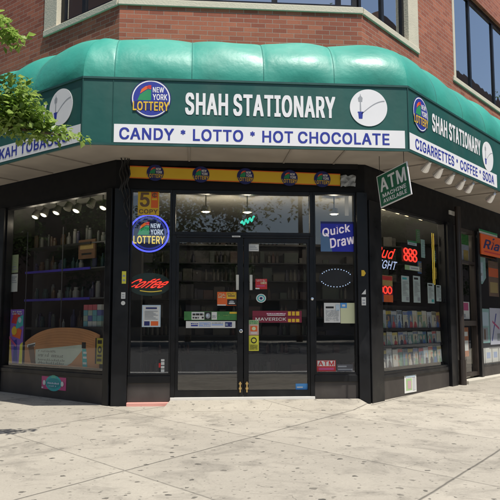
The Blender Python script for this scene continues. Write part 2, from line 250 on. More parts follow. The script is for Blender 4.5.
# letter outlines (grotesque, bold B, condensed heavy C, regular R): advance and closed contours per letter, in thousandths
import json
from mathutils.geometry import tessellate_polygon
GLYPHS = json.loads(r'''{"B":{"*":[486,[[[92,260],[136,260],[182,290],[182,210],[270,210],[268,290],[314,260],[358,260],[380,298],[380,332],[314,364],[314,368],[380,400],[380,434],[358,474],[316,474],[268,442],[270,524],[180,524],[182,444],[174,446],[138,472],[92,472],[70,434],[70,400],[138,366],[70,330],[70,298]]]],"5":[486,[[[387,522],[75,520],[47,270],[47,238],[97,232],[149,232],[179,252],[215,262],[229,260],[257,248],[279,230],[301,194],[307,172],[303,136],[287,104],[255,76],[229,66],[213,66],[175,84],[153,108],[145,126],[143,144],[41,144],[41,98],[49,70],[69,36],[105,4],[133,-10],[173,-20],[281,-18],[313,-8],[345,10],[373,36],[393,66],[405,96],[411,128],[411,200],[399,248],[373,292],[337,324],[289,344],[261,348],[199,348],[161,340],[171,438],[387,438]]]],"8":[486,[[[163,526],[137,518],[99,496],[67,460],[53,426],[53,334],[71,294],[99,266],[83,258],[59,234],[41,202],[33,174],[33,98],[37,80],[49,54],[65,32],[85,14],[125,-8],[175,-20],[279,-20],[309,-14],[349,2],[375,20],[403,52],[419,92],[421,166],[411,204],[385,244],[353,266],[381,294],[399,334],[401,416],[397,434],[377,472],[345,502],[315,518],[259,530],[195,530]],[[137,130],[141,160],[157,186],[179,204],[221,220],[253,214],[287,194],[303,176],[315,148],[315,130],[299,98],[275,78],[233,64],[201,68],[165,86],[147,106]],[[153,374],[159,398],[169,414],[189,432],[219,444],[241,442],[269,428],[289,406],[299,378],[295,358],[283,336],[263,318],[235,306],[217,306],[183,322],[165,342]]]],"A":[513,[[[483,-15],[483,15],[479,27],[297,523],[181,523],[1,31],[-3,19],[-3,-15],[105,-15],[155,129],[323,129],[375,-15]],[[237,375],[293,213],[185,213]]]],"B":[489,[[[41,523],[41,-15],[303,-13],[355,-1],[389,17],[419,49],[429,69],[437,99],[437,175],[431,201],[405,243],[389,257],[369,267],[385,277],[401,295],[417,335],[417,413],[409,441],[395,467],[361,499],[337,511],[299,521]],[[145,217],[243,217],[265,213],[293,201],[319,177],[329,159],[335,135],[327,113],[303,87],[273,75],[247,71],[145,71]],[[145,299],[145,437],[255,435],[287,421],[305,401],[315,377],[313,359],[299,333],[279,315],[259,305],[231,299]]]],"C":[543,[[[405,10],[449,48],[469,76],[491,134],[493,174],[387,174],[373,132],[333,90],[305,76],[275,68],[241,72],[205,88],[183,104],[149,148],[137,174],[127,212],[123,244],[125,284],[141,344],[169,390],[211,424],[257,440],[277,440],[307,432],[349,406],[373,376],[387,334],[493,334],[493,366],[483,402],[469,432],[451,458],[417,490],[379,512],[343,524],[301,530],[233,530],[183,522],[139,504],[93,470],[69,442],[43,396],[27,346],[21,308],[21,200],[31,146],[55,88],[75,58],[109,24],[151,-2],[193,-16],[215,-20],[319,-20],[373,-6]]]],"D":[535,[[[41,-15],[239,-15],[303,-9],[339,1],[383,23],[409,43],[437,75],[461,119],[475,165],[481,207],[479,321],[467,375],[447,419],[421,455],[389,483],[339,509],[287,521],[41,523]],[[145,71],[145,437],[231,437],[275,427],[297,417],[329,393],[347,371],[365,335],[379,267],[375,211],[365,175],[347,139],[331,119],[307,99],[281,85],[219,71]]]],"E":[452,[[[395,-15],[395,71],[145,71],[145,215],[375,215],[375,299],[145,299],[145,437],[393,437],[393,523],[41,523],[41,-15]]]],"F":[443,[[[41,-15],[145,-15],[145,207],[367,207],[367,293],[145,293],[145,437],[389,437],[389,523],[41,523]]]],"G":[553,[[[163,516],[121,494],[79,456],[49,410],[33,370],[21,308],[21,200],[27,162],[41,116],[63,74],[83,48],[119,16],[165,-8],[217,-20],[321,-20],[381,-4],[425,22],[455,52],[479,90],[489,116],[497,156],[497,270],[263,270],[263,184],[391,184],[391,174],[373,130],[343,96],[313,78],[277,68],[261,68],[225,78],[199,92],[165,124],[149,148],[133,186],[125,224],[123,264],[129,306],[139,340],[169,390],[207,422],[239,436],[275,440],[305,432],[331,418],[365,384],[379,360],[387,334],[493,334],[493,372],[483,404],[457,450],[431,478],[401,500],[367,516],[299,530],[211,528]]]],"H":[550,[[[41,-15],[145,-15],[145,217],[373,217],[373,-15],[477,-15],[477,523],[373,523],[373,303],[145,303],[145,523],[41,523]]]],"I":[333,[[[290,-15],[290,71],[202,71],[202,437],[290,437],[290,523],[12,523],[12,437],[98,437],[98,71],[12,71],[12,-15]]]],"K":[500,[[[469,-15],[469,15],[275,285],[295,311],[461,485],[467,493],[467,523],[343,523],[163,329],[147,307],[145,523],[41,523],[41,-15],[145,-15],[145,155],[193,205],[205,195],[353,-15]]]],"L":[426,[[[41,523],[41,-15],[381,-15],[381,71],[145,71],[145,523]]]],"M":[661,[[[587,523],[455,523],[315,153],[173,521],[41,523],[41,-15],[141,-15],[141,299],[267,-15],[363,-13],[485,299],[485,-15],[587,-15]]]],"N":[556,[[[483,523],[379,523],[379,173],[157,523],[41,523],[41,-15],[145,-15],[145,335],[365,-13],[483,-15]]]],"O":[566,[[[151,-2],[215,-20],[319,-20],[349,-14],[401,8],[429,28],[461,62],[489,110],[503,150],[513,216],[513,292],[503,358],[489,398],[461,446],[429,480],[383,510],[333,526],[301,530],[213,528],[165,516],[109,484],[77,452],[43,396],[31,362],[21,308],[21,200],[31,146],[53,92],[77,56],[109,24]],[[275,68],[259,68],[229,76],[193,96],[173,114],[155,138],[137,174],[123,244],[125,284],[133,322],[141,344],[163,382],[201,418],[229,432],[257,440],[277,440],[305,432],[341,412],[369,384],[397,332],[409,276],[405,206],[397,176],[377,136],[343,98],[309,78]]]],"P":[478,[[[41,-15],[145,-15],[145,171],[267,171],[321,179],[367,201],[405,241],[417,265],[427,301],[427,393],[419,425],[407,451],[387,477],[365,495],[329,513],[275,523],[41,523]],[[145,439],[251,435],[285,421],[303,405],[321,369],[323,335],[313,305],[287,275],[269,265],[237,257],[145,257]]]],"Q":[566,[[[487,-61],[487,-31],[435,35],[463,65],[491,115],[501,143],[511,193],[513,291],[509,329],[495,383],[475,425],[445,465],[415,491],[385,509],[337,525],[313,529],[221,529],[173,519],[127,497],[83,459],[57,423],[37,381],[25,335],[21,307],[23,185],[37,127],[57,85],[73,61],[101,31],[131,9],[163,-7],[225,-21],[309,-21],[347,-15],[379,-61]],[[269,441],[307,431],[327,421],[347,407],[371,381],[391,347],[401,319],[409,277],[409,231],[395,171],[371,127],[363,131],[333,173],[225,173],[225,143],[281,73],[279,69],[253,69],[227,77],[197,93],[167,121],[153,141],[129,201],[123,265],[129,307],[139,339],[167,387],[189,409],[213,425],[237,435]]]],"R":[482,[[[41,523],[41,-15],[145,-15],[145,183],[229,181],[333,-15],[447,-15],[447,17],[347,197],[347,201],[377,217],[401,241],[417,269],[427,303],[427,403],[419,431],[397,469],[365,497],[337,511],[295,521]],[[145,439],[243,437],[273,429],[293,417],[309,401],[319,381],[325,355],[321,329],[309,305],[291,287],[259,273],[235,269],[145,269]]]],"S":[480,[[[91,2],[129,-14],[169,-22],[293,-20],[325,-12],[369,10],[401,40],[415,62],[427,100],[429,158],[421,200],[403,230],[377,254],[333,278],[225,308],[171,330],[145,352],[137,368],[137,384],[143,398],[167,424],[195,438],[227,444],[265,434],[293,416],[313,386],[317,364],[421,364],[419,414],[405,452],[375,488],[333,514],[303,524],[261,530],[193,530],[143,522],[107,508],[75,486],[55,464],[41,440],[31,396],[31,348],[39,312],[53,288],[77,264],[123,238],[243,204],[287,186],[317,160],[325,140],[315,112],[293,88],[251,68],[217,64],[175,76],[153,90],[137,108],[129,124],[125,150],[19,150],[19,104],[29,70],[53,32]]]],"T":[482,[[[173,-15],[277,-15],[277,437],[437,437],[437,523],[13,523],[13,437],[173,437]]]],"V":[513,[[[483,523],[373,521],[241,135],[105,523],[-3,523],[-1,483],[183,-15],[299,-13],[481,487]]]],"W":[719,[[[-3,523],[-3,487],[135,-15],[251,-15],[341,325],[349,307],[435,-15],[551,-13],[685,475],[689,491],[689,523],[583,523],[507,233],[493,167],[399,523],[285,523],[195,173],[191,173],[103,523]]]],"Y":[505,[[[183,-15],[287,-15],[287,195],[475,493],[475,523],[361,523],[271,379],[237,317],[111,523],[-3,523],[-3,491],[183,197]]]],"a":[422,[[[357,-14],[357,276],[351,314],[333,350],[313,370],[289,384],[233,398],[153,398],[129,394],[91,382],[59,362],[43,346],[25,318],[21,308],[21,276],[75,260],[121,260],[137,288],[155,302],[185,314],[205,314],[225,306],[241,292],[251,274],[253,256],[243,246],[229,242],[141,232],[85,220],[57,208],[25,180],[11,146],[11,70],[17,48],[33,20],[61,-4],[113,-22],[207,-22],[241,-12],[255,-2],[257,-14]],[[255,162],[253,128],[239,98],[221,80],[197,66],[175,60],[151,64],[129,76],[113,100],[121,124],[141,140],[179,152]]]],"c":[429,[[[333,11],[357,35],[377,69],[383,85],[383,117],[329,131],[283,131],[273,103],[251,79],[217,63],[191,65],[167,77],[139,107],[121,151],[117,203],[125,239],[139,269],[159,293],[189,311],[209,315],[243,303],[269,279],[283,249],[331,249],[381,263],[381,295],[367,327],[351,349],[323,373],[295,387],[259,397],[171,399],[137,393],[99,377],[77,361],[47,327],[29,293],[17,249],[15,139],[23,101],[41,59],[61,31],[85,9],[121,-11],[159,-21],[267,-19],[299,-9]]]],"i":[200,[[[32,-15],[134,-15],[134,393],[32,393]],[[26,519],[22,509],[22,457],[28,445],[42,433],[52,429],[114,429],[128,435],[142,449],[146,461],[146,507],[138,523],[126,533],[116,537],[50,537]]]],"k":[414,[[[34,523],[34,-15],[134,-15],[134,127],[150,141],[162,131],[274,-15],[392,-15],[390,19],[234,213],[234,217],[302,283],[302,287],[380,363],[380,393],[264,393],[134,261],[134,523]]]],"r":[292,[[[34,-15],[134,-15],[136,247],[150,277],[168,295],[186,305],[208,311],[264,309],[264,397],[180,399],[154,393],[134,381],[132,393],[34,393]]]],"u":[443,[[[34,394],[34,94],[44,54],[60,26],[82,4],[98,-6],[138,-18],[228,-18],[256,-10],[274,2],[278,2],[278,-14],[378,-14],[378,394],[276,394],[274,136],[270,122],[252,92],[232,76],[206,66],[196,66],[168,78],[150,96],[136,130],[134,394]]]],"w":[600,[[[4,393],[4,359],[118,-15],[220,-15],[282,211],[286,211],[348,-15],[450,-15],[564,359],[564,393],[460,393],[398,169],[338,393],[232,393],[172,169],[168,171],[108,393]]]]},"C":{"A":[537,[[[499,-17],[499,17],[495,29],[313,525],[165,525],[-15,33],[-19,21],[-19,-17],[121,-17],[171,127],[307,127],[359,-17]],[[237,323],[275,215],[201,215]]]],"H":[574,[[[25,-17],[161,-17],[161,215],[357,215],[357,-17],[493,-17],[493,525],[357,525],[357,305],[161,305],[161,525],[25,525]]]],"I":[357,[[[306,-17],[306,73],[218,73],[218,435],[306,435],[306,525],[-4,525],[-4,435],[82,435],[82,73],[-4,73],[-4,-17]]]],"N":[580,[[[25,525],[25,-17],[161,-17],[161,281],[351,-17],[499,-17],[499,525],[363,525],[363,225],[173,525]]]],"O":[590,[[[123,2],[161,-14],[199,-22],[335,-22],[357,-18],[389,-8],[435,18],[469,50],[495,88],[515,134],[527,192],[529,294],[523,342],[505,400],[477,448],[445,482],[407,508],[373,522],[317,532],[217,532],[175,526],[139,514],[93,486],[61,454],[37,418],[15,364],[5,310],[5,198],[11,160],[27,110],[55,62],[93,22]],[[265,72],[245,78],[209,98],[189,116],[171,140],[149,188],[141,226],[139,262],[153,332],[179,380],[217,416],[245,430],[269,436],[289,430],[325,410],[353,382],[365,364],[387,310],[393,274],[393,234],[381,178],[351,124],[327,100],[309,88]]]],"R":[506,[[[25,525],[25,-17],[161,-17],[161,181],[213,179],[317,-17],[463,-17],[463,19],[365,195],[367,201],[393,215],[417,239],[433,267],[443,301],[443,405],[435,433],[413,471],[381,499],[353,513],[311,523]],[[161,437],[199,437],[245,431],[265,423],[293,399],[303,379],[309,351],[297,313],[275,289],[233,273],[161,271]]]],"S":[504,[[[65,6],[101,-12],[153,-24],[295,-24],[335,-16],[369,-2],[393,14],[425,50],[437,74],[443,98],[445,160],[437,202],[419,232],[393,256],[349,280],[241,310],[187,332],[161,354],[153,370],[153,382],[159,396],[183,422],[211,436],[231,438],[257,428],[283,408],[297,384],[301,362],[437,362],[437,402],[427,442],[407,474],[375,502],[339,520],[297,530],[155,530],[109,518],[81,504],[59,488],[31,454],[17,414],[15,346],[23,310],[37,286],[61,262],[107,236],[227,202],[271,184],[301,158],[307,144],[307,132],[299,114],[277,90],[247,74],[221,68],[187,80],[159,102],[145,126],[141,152],[3,152],[3,102],[13,68],[37,30]]]],"T":[506,[[[157,-17],[293,-17],[293,435],[453,435],[453,525],[-3,525],[-3,435],[157,435]]]],"Y":[529,[[[167,-17],[303,-17],[303,193],[491,491],[491,525],[345,525],[237,347],[127,525],[-19,525],[-19,489],[167,195]]]]},"R":{"A":[492,[[[193,517],[13,25],[9,-9],[93,-9],[143,135],[335,135],[385,-7],[471,-9],[467,21],[285,517]],[[237,419],[309,207],[167,207],[223,367]]]],"B":[468,[[[53,517],[53,-9],[291,-7],[325,-1],[371,19],[387,31],[407,55],[417,75],[425,105],[425,169],[419,195],[407,219],[389,241],[371,255],[345,265],[383,293],[403,331],[405,407],[387,455],[377,469],[349,493],[299,513],[269,517]],[[133,223],[255,223],[277,219],[305,207],[331,183],[341,165],[347,145],[347,129],[339,107],[315,81],[285,69],[259,65],[133,65]],[[133,293],[133,443],[257,443],[293,431],[317,407],[327,383],[325,353],[311,327],[291,309],[271,299],[243,293]]]],"C":[522,[[[379,8],[415,32],[437,54],[457,82],[475,124],[481,168],[399,168],[393,142],[377,114],[345,84],[317,70],[269,60],[217,70],[171,98],[151,120],[129,158],[117,196],[111,238],[117,312],[129,350],[157,396],[189,424],[235,444],[261,448],[289,446],[319,438],[339,428],[361,412],[377,394],[393,366],[399,340],[481,340],[481,360],[467,406],[445,444],[413,478],[387,496],[357,510],[309,522],[245,524],[203,518],[167,506],[121,478],[87,444],[67,414],[43,356],[33,302],[33,206],[39,168],[55,118],[81,72],[105,44],[141,16],[183,-4],[227,-14],[307,-14],[337,-8]]]],"E":[431,[[[383,-9],[383,65],[133,65],[133,221],[363,221],[363,293],[133,293],[133,443],[381,443],[381,517],[53,517],[53,-9]]]],"G":[532,[[[337,516],[287,524],[243,524],[193,516],[153,500],[115,474],[91,450],[61,404],[45,364],[33,302],[33,206],[39,168],[53,122],[79,74],[111,38],[147,12],[189,-6],[229,-14],[309,-14],[369,2],[413,28],[443,58],[463,88],[477,122],[485,162],[485,264],[275,264],[275,190],[405,190],[397,148],[377,112],[347,84],[307,66],[269,60],[249,62],[197,80],[179,92],[153,118],[125,168],[111,238],[113,290],[121,328],[141,374],[157,396],[183,420],[215,438],[259,448],[287,446],[317,438],[343,424],[371,398],[391,366],[399,340],[481,340],[481,366],[471,398],[445,444],[401,486],[365,506]]]],"H":[529,[[[53,-9],[133,-9],[133,223],[385,223],[385,-9],[465,-9],[465,517],[385,517],[385,297],[133,297],[133,517],[53,517]]]],"I":[312,[[[278,-9],[278,65],[190,65],[190,443],[278,443],[278,517],[24,517],[24,443],[110,443],[110,65],[24,65],[24,-9]]]],"K":[479,[[[457,-9],[457,9],[453,15],[257,287],[449,491],[455,499],[455,517],[355,517],[175,323],[135,273],[133,517],[53,517],[53,-9],[133,-9],[133,161],[193,221],[195,227],[207,215],[365,-9]]]],"L":[405,[[[53,517],[53,-9],[369,-9],[369,65],[133,65],[133,517]]]],"M":[640,[[[575,517],[467,517],[343,195],[315,109],[285,199],[161,515],[53,517],[53,-9],[129,-9],[129,373],[157,293],[279,-9],[351,-7],[497,373],[497,-9],[575,-9]]]],"R":[461,[[[53,517],[53,-9],[133,-9],[133,189],[239,189],[343,-7],[435,-9],[435,11],[429,23],[329,201],[329,205],[347,211],[379,235],[397,259],[413,299],[417,321],[417,383],[407,425],[391,455],[353,491],[325,505],[295,513],[265,517]],[[133,445],[255,443],[285,435],[305,423],[321,407],[331,387],[337,361],[333,323],[321,299],[303,281],[261,265],[133,263]]]],"T":[461,[[[185,-9],[265,-9],[265,443],[425,443],[425,517],[25,517],[25,443],[185,443]]]],"V":[492,[[[471,517],[385,515],[285,229],[241,91],[203,209],[93,517],[9,517],[11,489],[195,-9],[287,-7],[469,493]]]],"d":[436,[[[379,517],[303,517],[303,345],[281,369],[255,385],[219,393],[173,393],[141,387],[105,371],[69,339],[55,319],[35,273],[27,233],[29,131],[41,87],[57,55],[85,21],[113,1],[161,-15],[229,-15],[247,-11],[271,1],[305,35],[305,-7],[379,-7]],[[197,55],[161,67],[147,77],[127,101],[109,145],[105,167],[105,211],[119,263],[145,299],[181,319],[219,321],[239,315],[259,303],[283,275],[301,223],[303,169],[293,125],[273,89],[257,73],[235,61]]]],"e":[416,[[[147,387],[117,375],[93,359],[63,327],[39,281],[27,229],[27,145],[41,89],[63,49],[87,23],[109,7],[139,-7],[173,-15],[249,-15],[289,-5],[323,13],[353,41],[369,69],[373,99],[321,113],[297,113],[281,83],[261,67],[227,55],[187,57],[161,67],[129,95],[111,129],[105,161],[379,161],[377,247],[365,293],[351,321],[333,345],[315,361],[285,379],[227,393],[181,393]],[[107,229],[115,261],[139,295],[169,315],[203,323],[241,315],[265,299],[285,273],[299,233],[299,229]]]],"f":[266,[[[73,-9],[149,-9],[149,319],[235,319],[235,387],[149,387],[149,423],[161,453],[177,463],[207,465],[215,461],[235,461],[249,505],[249,529],[241,533],[223,537],[157,537],[117,523],[91,501],[75,469],[73,387],[-1,387],[-1,319],[73,319]]]],"o":[427,[[[133,-5],[171,-15],[243,-15],[277,-7],[323,19],[353,51],[373,87],[385,127],[389,157],[389,219],[377,279],[361,313],[337,345],[307,369],[273,385],[231,393],[183,393],[131,381],[99,363],[71,337],[41,287],[27,231],[27,145],[35,107],[53,65],[73,37],[97,15]],[[193,321],[221,321],[243,315],[263,303],[281,285],[299,253],[311,201],[307,149],[289,103],[257,69],[219,55],[187,57],[155,71],[127,101],[113,131],[105,167],[105,209],[109,231],[127,275],[157,307]]]],"u":[422,[[[46,388],[46,100],[56,60],[72,32],[94,10],[110,0],[150,-12],[216,-12],[232,-8],[266,8],[288,32],[290,-8],[366,-8],[366,388],[288,388],[286,130],[274,100],[258,80],[236,66],[206,58],[184,60],[156,72],[138,90],[126,116],[122,136],[122,388]]]],"¢":[408,[[[175,517],[175,457],[137,449],[97,427],[65,395],[43,357],[27,295],[27,211],[43,151],[73,103],[115,69],[143,57],[175,51],[175,-9],[233,-9],[233,51],[257,53],[283,61],[321,83],[347,109],[371,157],[371,177],[315,191],[295,191],[293,179],[281,157],[263,139],[233,125],[233,383],[263,369],[281,351],[295,321],[319,321],[367,333],[369,355],[351,393],[321,425],[283,447],[257,455],[233,457],[233,517]],[[175,381],[173,127],[139,151],[117,187],[105,233],[105,275],[111,303],[127,341],[143,361]]]]}}''')
def text_geo(body, off=0.02, heavy=False):
    k = (body, off >= .02, heavy)
    if k in _txt: return _txt[k]
    order = 'CBR' if heavy else ('BRC' if off >= .02 else 'RBC')
    vs, fs, x = [], [], 0.
    for ch in body:
        if ch == ' ': x += 175; continue
        gl = next(GLYPHS[q][ch] for q in order if ch in GLYPHS[q])
        if ch == '*':
            ps = [p for c in gl[1] for p in c]; cx = sum(p[0] for p in ps)/len(ps); cy = sum(p[1] for p in ps)/len(ps)
            gl = [gl[0], [[(cx+(p[0]-cx)*.72, cy+(p[1]-cy)*.72) for p in c] for c in gl[1]]]
        loops = [[Vector((p[0], p[1], 0)) for p in c] for c in gl[1]]
        i0 = len(vs); vs += [(x + p[0], p[1]) for c in gl[1] for p in c]
        fs += [tuple(i0+i for i in f) for f in tessellate_polygon(loops)]; x += gl[0]
    x0 = min(v[0] for v in vs); x1 = max(v[0] for v in vs); y0 = min(v[1] for v in vs); y1 = max(v[1] for v in vs)
    _txt[k] = ([((px-x0)/(x1-x0), (py-y0)/(y1-y0)) for px, py in vs], fs)
    return _txt[k]

class MM:
    def __init__(s): s.v=[]; s.f=[]; s.m=[]; s.uv=[]; s.sm=[]; s.mats=[]
    def mi(s, m):
        if m not in s.mats: s.mats.append(m)
        return s.mats.index(m)
    def face(s, pts, m, uv=None, smooth=False):
        i = len(s.v); s.v += [Vector(p) for p in pts]; s.f.append(tuple(range(i, i+len(pts)))); s.m.append(s.mi(m))
        s.uv.append(uv or [(p[0], p[2]) for p in pts]); s.sm.append(smooth)
    def box(s, pl, s0, s1, z0, z1, n0, n1, m):
        if s0 > s1: s0, s1 = s1, s0
        c = lambda a, z, n: P(pl, a, z, n)
        def q(cs, uvf): s.face([c(*k) for k in cs], m, [uvf(k) for k in cs])
        sz = lambda k: (k[0], k[1]); nz = lambda k: (k[2], k[1]); sn = lambda k: (k[0], k[2])
        fl = pl == 'L'
        def qq(cs, uvf): q(cs if not fl else cs[::-1], uvf)
        qq([(s0,z0,n1),(s1,z0,n1),(s1,z1,n1),(s0,z1,n1)], sz)
        qq([(s1,z0,n0),(s0,z0,n0),(s0,z1,n0),(s1,z1,n0)], sz)
        qq([(s0,z0,n0),(s0,z0,n1),(s0,z1,n1),(s0,z1,n0)], nz)
        qq([(s1,z0,n1),(s1,z0,n0),(s1,z1,n0),(s1,z1,n1)], nz)
        qq([(s0,z1,n1),(s1,z1,n1),(s1,z1,n0),(s0,z1,n0)], sn)
        qq([(s0,z0,n0),(s1,z0,n0),(s1,z0,n1),(s0,z0,n1)], sn)
        return s
    def wbox(s, x0, x1, y0, y1, z0, z1, m):
        return s.box('F', x0, x1, z0, z1, -y1, -y0, m)
    def prism(s, poly, z0, z1, m):           # poly: ccw list of (x,y); z may be callables
        f0 = z0 if callable(z0) else (lambda x, y: z0); f1 = z1 if callable(z1) else (lambda x, y: z1)
        b = [Vector((x, y, f0(x, y))) for x, y in poly]; t = [Vector((x, y, f1(x, y))) for x, y in poly]
        s.face(t, m, [(x, y) for x, y in poly]); s.face(b[::-1], m, [(x, y) for x, y in poly[::-1]])
        L = 0
        for i in range(len(poly)):
            j = (i+1) % len(poly); d = (t[j]-t[i]).length
            s.face([b[i], b[j], t[j], t[i]], m, [(L, b[i].z), (L+d, b[j].z), (L+d, t[j].z), (L, t[i].z)]); L += d
        return s
    def tube(s, pts, r, m, k=8, cap=True):
        pts = [Vector(p) for p in pts]; rs = r if isinstance(r, (list, tuple)) else [r]*len(pts)
        rings = []
        for i, p in enumerate(pts):
            d = (pts[min(i+1, len(pts)-1)] - pts[max(i-1, 0)]).normalized()
            a = d.orthogonal().normalized() if i == 0 else (a - d*a.dot(d)).normalized()
            b = d.cross(a)
            rings.append([p + (a*math.cos(2*math.pi*j/k) + b*math.sin(2*math.pi*j/k))*rs[i] for j in range(k)])
        for i in range(len(pts)-1):
            for j in range(k):
                s.face([rings[i][j], rings[i][(j+1)%k], rings[i+1][(j+1)%k], rings[i+1][j]], m, smooth=True)
        if cap: s.face(rings[0][::-1], m); s.face(rings[-1], m)
        return s
    def lathe(s, c, prof, m, k=16, axis=Vector((0,0,1))):
        axis = axis.normalized(); a = axis.orthogonal().normalized(); b = axis.cross(a); c = Vector(c)
        R = [[c + axis*h + (a*math.cos(2*math.pi*j/k) + b*math.sin(2*math.pi*j/k))*r for j in range(k)] for r, h in prof]
        for i in range(len(prof)-1):
            for j in range(k): s.face([R[i][j], R[i][(j+1)%k], R[i+1][(j+1)%k], R[i+1][j]], m, smooth=True)
        if prof[0][0] > 1e-4: s.face(R[0][::-1], m)
        if prof[-1][0] > 1e-4: s.face(R[-1], m)
        return s
    # flat figures in a rotated rectangle frame on a facade plane
    def fig(s, fr, poly, m, n=0.0):
        s.face([fr(u, v, n) for u, v in poly], m)
    def text(s, fr, body, u0, u1, v0, v1, m, n=0., off=0.02, shear=0., smear=0., rot=0.):
        vs, fs = text_geo(body, off, smear > .002)
        copies = [0.]
        uc, vc = (u0+u1)/2, (v0+v1)/2
        for ci, dx in enumerate(copies):
            pts = []
            for x, y in vs:
                u = u0 + (u1-u0)*x + dx + shear*(y-.5)*abs(v1-v0); v = v0 + (v1-v0)*y
                pts.append(fr(u, v, n + ci*.0006))
            i0 = len(s.v); s.v += pts; mi = s.mi(m)
            for f in fs:
                s.f.append(tuple(i0+i for i in f)); s.m.append(mi); s.uv.append([(0,0)]*len(f)); s.sm.append(False)
    def build(s, name, parent=None, label=None, cat=None, group=None, kind=None, bevel=0., origin=None):
        if parent is None:
            if origin is None:
                xs = [p.x for p in s.v]; ys = [p.y for p in s.v]; zs = [p.z for p in s.v]
                origin = Vector(((min(xs)+max(xs))/2, (min(ys)+max(ys))/2, min(zs)))
            off = Vector(origin)
        else: off = ROOT[parent.name]
        me = bpy.data.meshes.new(name)
        me.from_pydata([tuple(p-off) for p in s.v], [], s.f)
        for m in s.mats: me.materials.append(m)
        me.polygons.foreach_set('material_index', s.m); me.polygons.foreach_set('use_smooth', s.sm)
        ul = me.uv_layers.new(name='UVMap'); flat = [c for uvs in s.uv for c in uvs]
        for i, c in enumerate(flat): ul.data[i].uv = c
        me.update()
        o = bpy.data.objects.new(name, me); COL.objects.link(o)
        if parent: o.parent = parent
        else: o.location = off
        ROOT[o.name] = off
        if bevel:
            md = o.modifiers.new('weld', 'WELD'); md.merge_threshold = .0005
            md = o.modifiers.new('bevel', 'BEVEL'); md.width = bevel; md.segments = 2; md.limit_method = 'ANGLE'; md.angle_limit = R_(40)
        tag(o, label, cat, group, kind)
        return o
def tag(o, label=None, cat=None, group=None, kind=None):
    if label: o['label'] = label
    if cat: o['category'] = cat
    if group: o['group'] = group
    if kind: o['kind'] = kind
def empty(name, loc, label, cat, group=None):
    o = bpy.data.objects.new(name, None); COL.objects.link(o); o.location = loc; o.empty_display_size = .1
    ROOT[o.name] = Vector(loc); tag(o, label, cat, group); return o
def copy_tree(o, parent=None):
    c = o.copy(); COL.objects.link(c)
    if parent: c.parent = parent
    for ch in list(o.children): copy_tree(ch, c)
    return c
def frame(pl, sl_, sr_, z0, z1, n, tilt=0., yaw_=0.):
    """rectangle frame: u 0..1 left to right as seen, v 0..1 upward; n metres outwards. returns fr(u,v,dn)"""
    sc, zc, w, h = (sl_+sr_)/2, (z0+z1)/2, sr_-sl_, z1-z0
    sg = 1 if w >= 0 else -1
    def fr(u, v, dn=0.):
        a = (u-.5)*abs(w); b = (v-.5)*h
        x = a*math.cos(tilt) - b*math.sin(tilt); y = a*math.sin(tilt) + b*math.cos(tilt)
        return P(pl, sc + sg*x, zc + y, n + dn)
    return fr
def slab(mm, fr, poly, m, t=.004, n0=0.):
    """thin solid with front at n0+t"""
    f = [fr(u, v, n0+t) for u, v in poly]; b = [fr(u, v, n0) for u, v in poly]
    mm.face(f, m); mm.face(b[::-1], m)
    for i in range(len(poly)):
        j = (i+1) % len(poly); mm.face([b[i], b[j], f[j], f[i]], m)
RECT = [(0,0),(1,0),(1,1),(0,1)]
def rect(u0, v0, u1, v1): return [(u0,v0),(u1,v0),(u1,v1),(u0,v1)]
def ell(cu=.5, cv=.5, ru=.5, rv=.5, k=40): return [(cu+ru*math.cos(2*math.pi*i/k), cv+rv*math.sin(2*math.pi*i/k)) for i in range(k)]
def poster(name, label, cat, pl, s0, s1, z0, z1, n, base, rects=(), texts=(), tilt=0., shape=RECT, group=None, t=.004, parent=None):
    mm = MM(); fr = frame(pl, s0, s1, z0, z1, n, tilt)
    slab(mm, fr, shape, base, t)
    for i, (poly, m) in enumerate(rects): mm.fig(fr, poly if not isinstance(poly, tuple) else rect(*poly), m, t + .0010*min(i+1, 9))
    for tx in texts:
        body, u0, u1, v0, v1, m = tx[:6]; kw = tx[6] if len(tx) > 6 else {}
        mm.text(fr, body, u0, u1, v0, v1, m, n=t+.0010*(min(len(rects), 9)+1), **kw)
    return mm.build(name, parent, label if not parent else None, cat if not parent else None, group)
def emblem(mm, fr, dn=0.004, bgm=None, ring=None, lit=False):
    GRN_, ORG_, REDP_, WHITE_, YEL_ = (M('lit_green', (.02,.30,.10), .5, emit=.35), M('lit_orange', (.75,.15,.02), .5, emit=.4), M('lit_red', (.6,.03,.03), .5, emit=.4), M('lit_white', (.62,.70,.85), .5, emit=.55), M('lit_yellow', (.85,.62,.12), .5, emit=.7)) if lit else (GRN, ORG, REDP, WHITE, YEL)
    """round lottery emblem in the unit square"""
    slab(mm, fr, ell(), ring or NAVY, dn)
    if ring is None: mm.fig(fr, ell(ru=.475, rv=.475), WHITE, dn+.001)
    mm.fig(fr, ell(ru=.445, rv=.445), bgm or BLUE, dn+.002)
    mm.fig(fr, [(.16,.45),(.50,.45),(.50,.72),(.42,.74),(.30,.66),(.22,.60)], GRN_, dn+.003)
    mm.fig(fr, [(.22,.62),(.30,.68),(.42,.76),(.50,.74),(.50,.84),(.36,.82),(.26,.74)], ORG_, dn+.0035)
    mm.fig(fr, [(.38,.77),(.50,.77),(.50,.85),(.42,.845)], REDP_, dn+.004)
    mm.text(fr, 'NEW', .54, .82, .66, .80, WHITE_, n=dn+.0045, off=.02)
    mm.text(fr, 'YORK', .54, .90, .46, .62, WHITE_, n=dn+.0045, off=.02)
    mm.fig(fr, rect(.06,.20,.94,.42), NAVY, dn+.0045)
    mm.text(fr, 'LOTTERY', .05, .95, .18, .42, YEL_, n=dn+.006, off=.05)

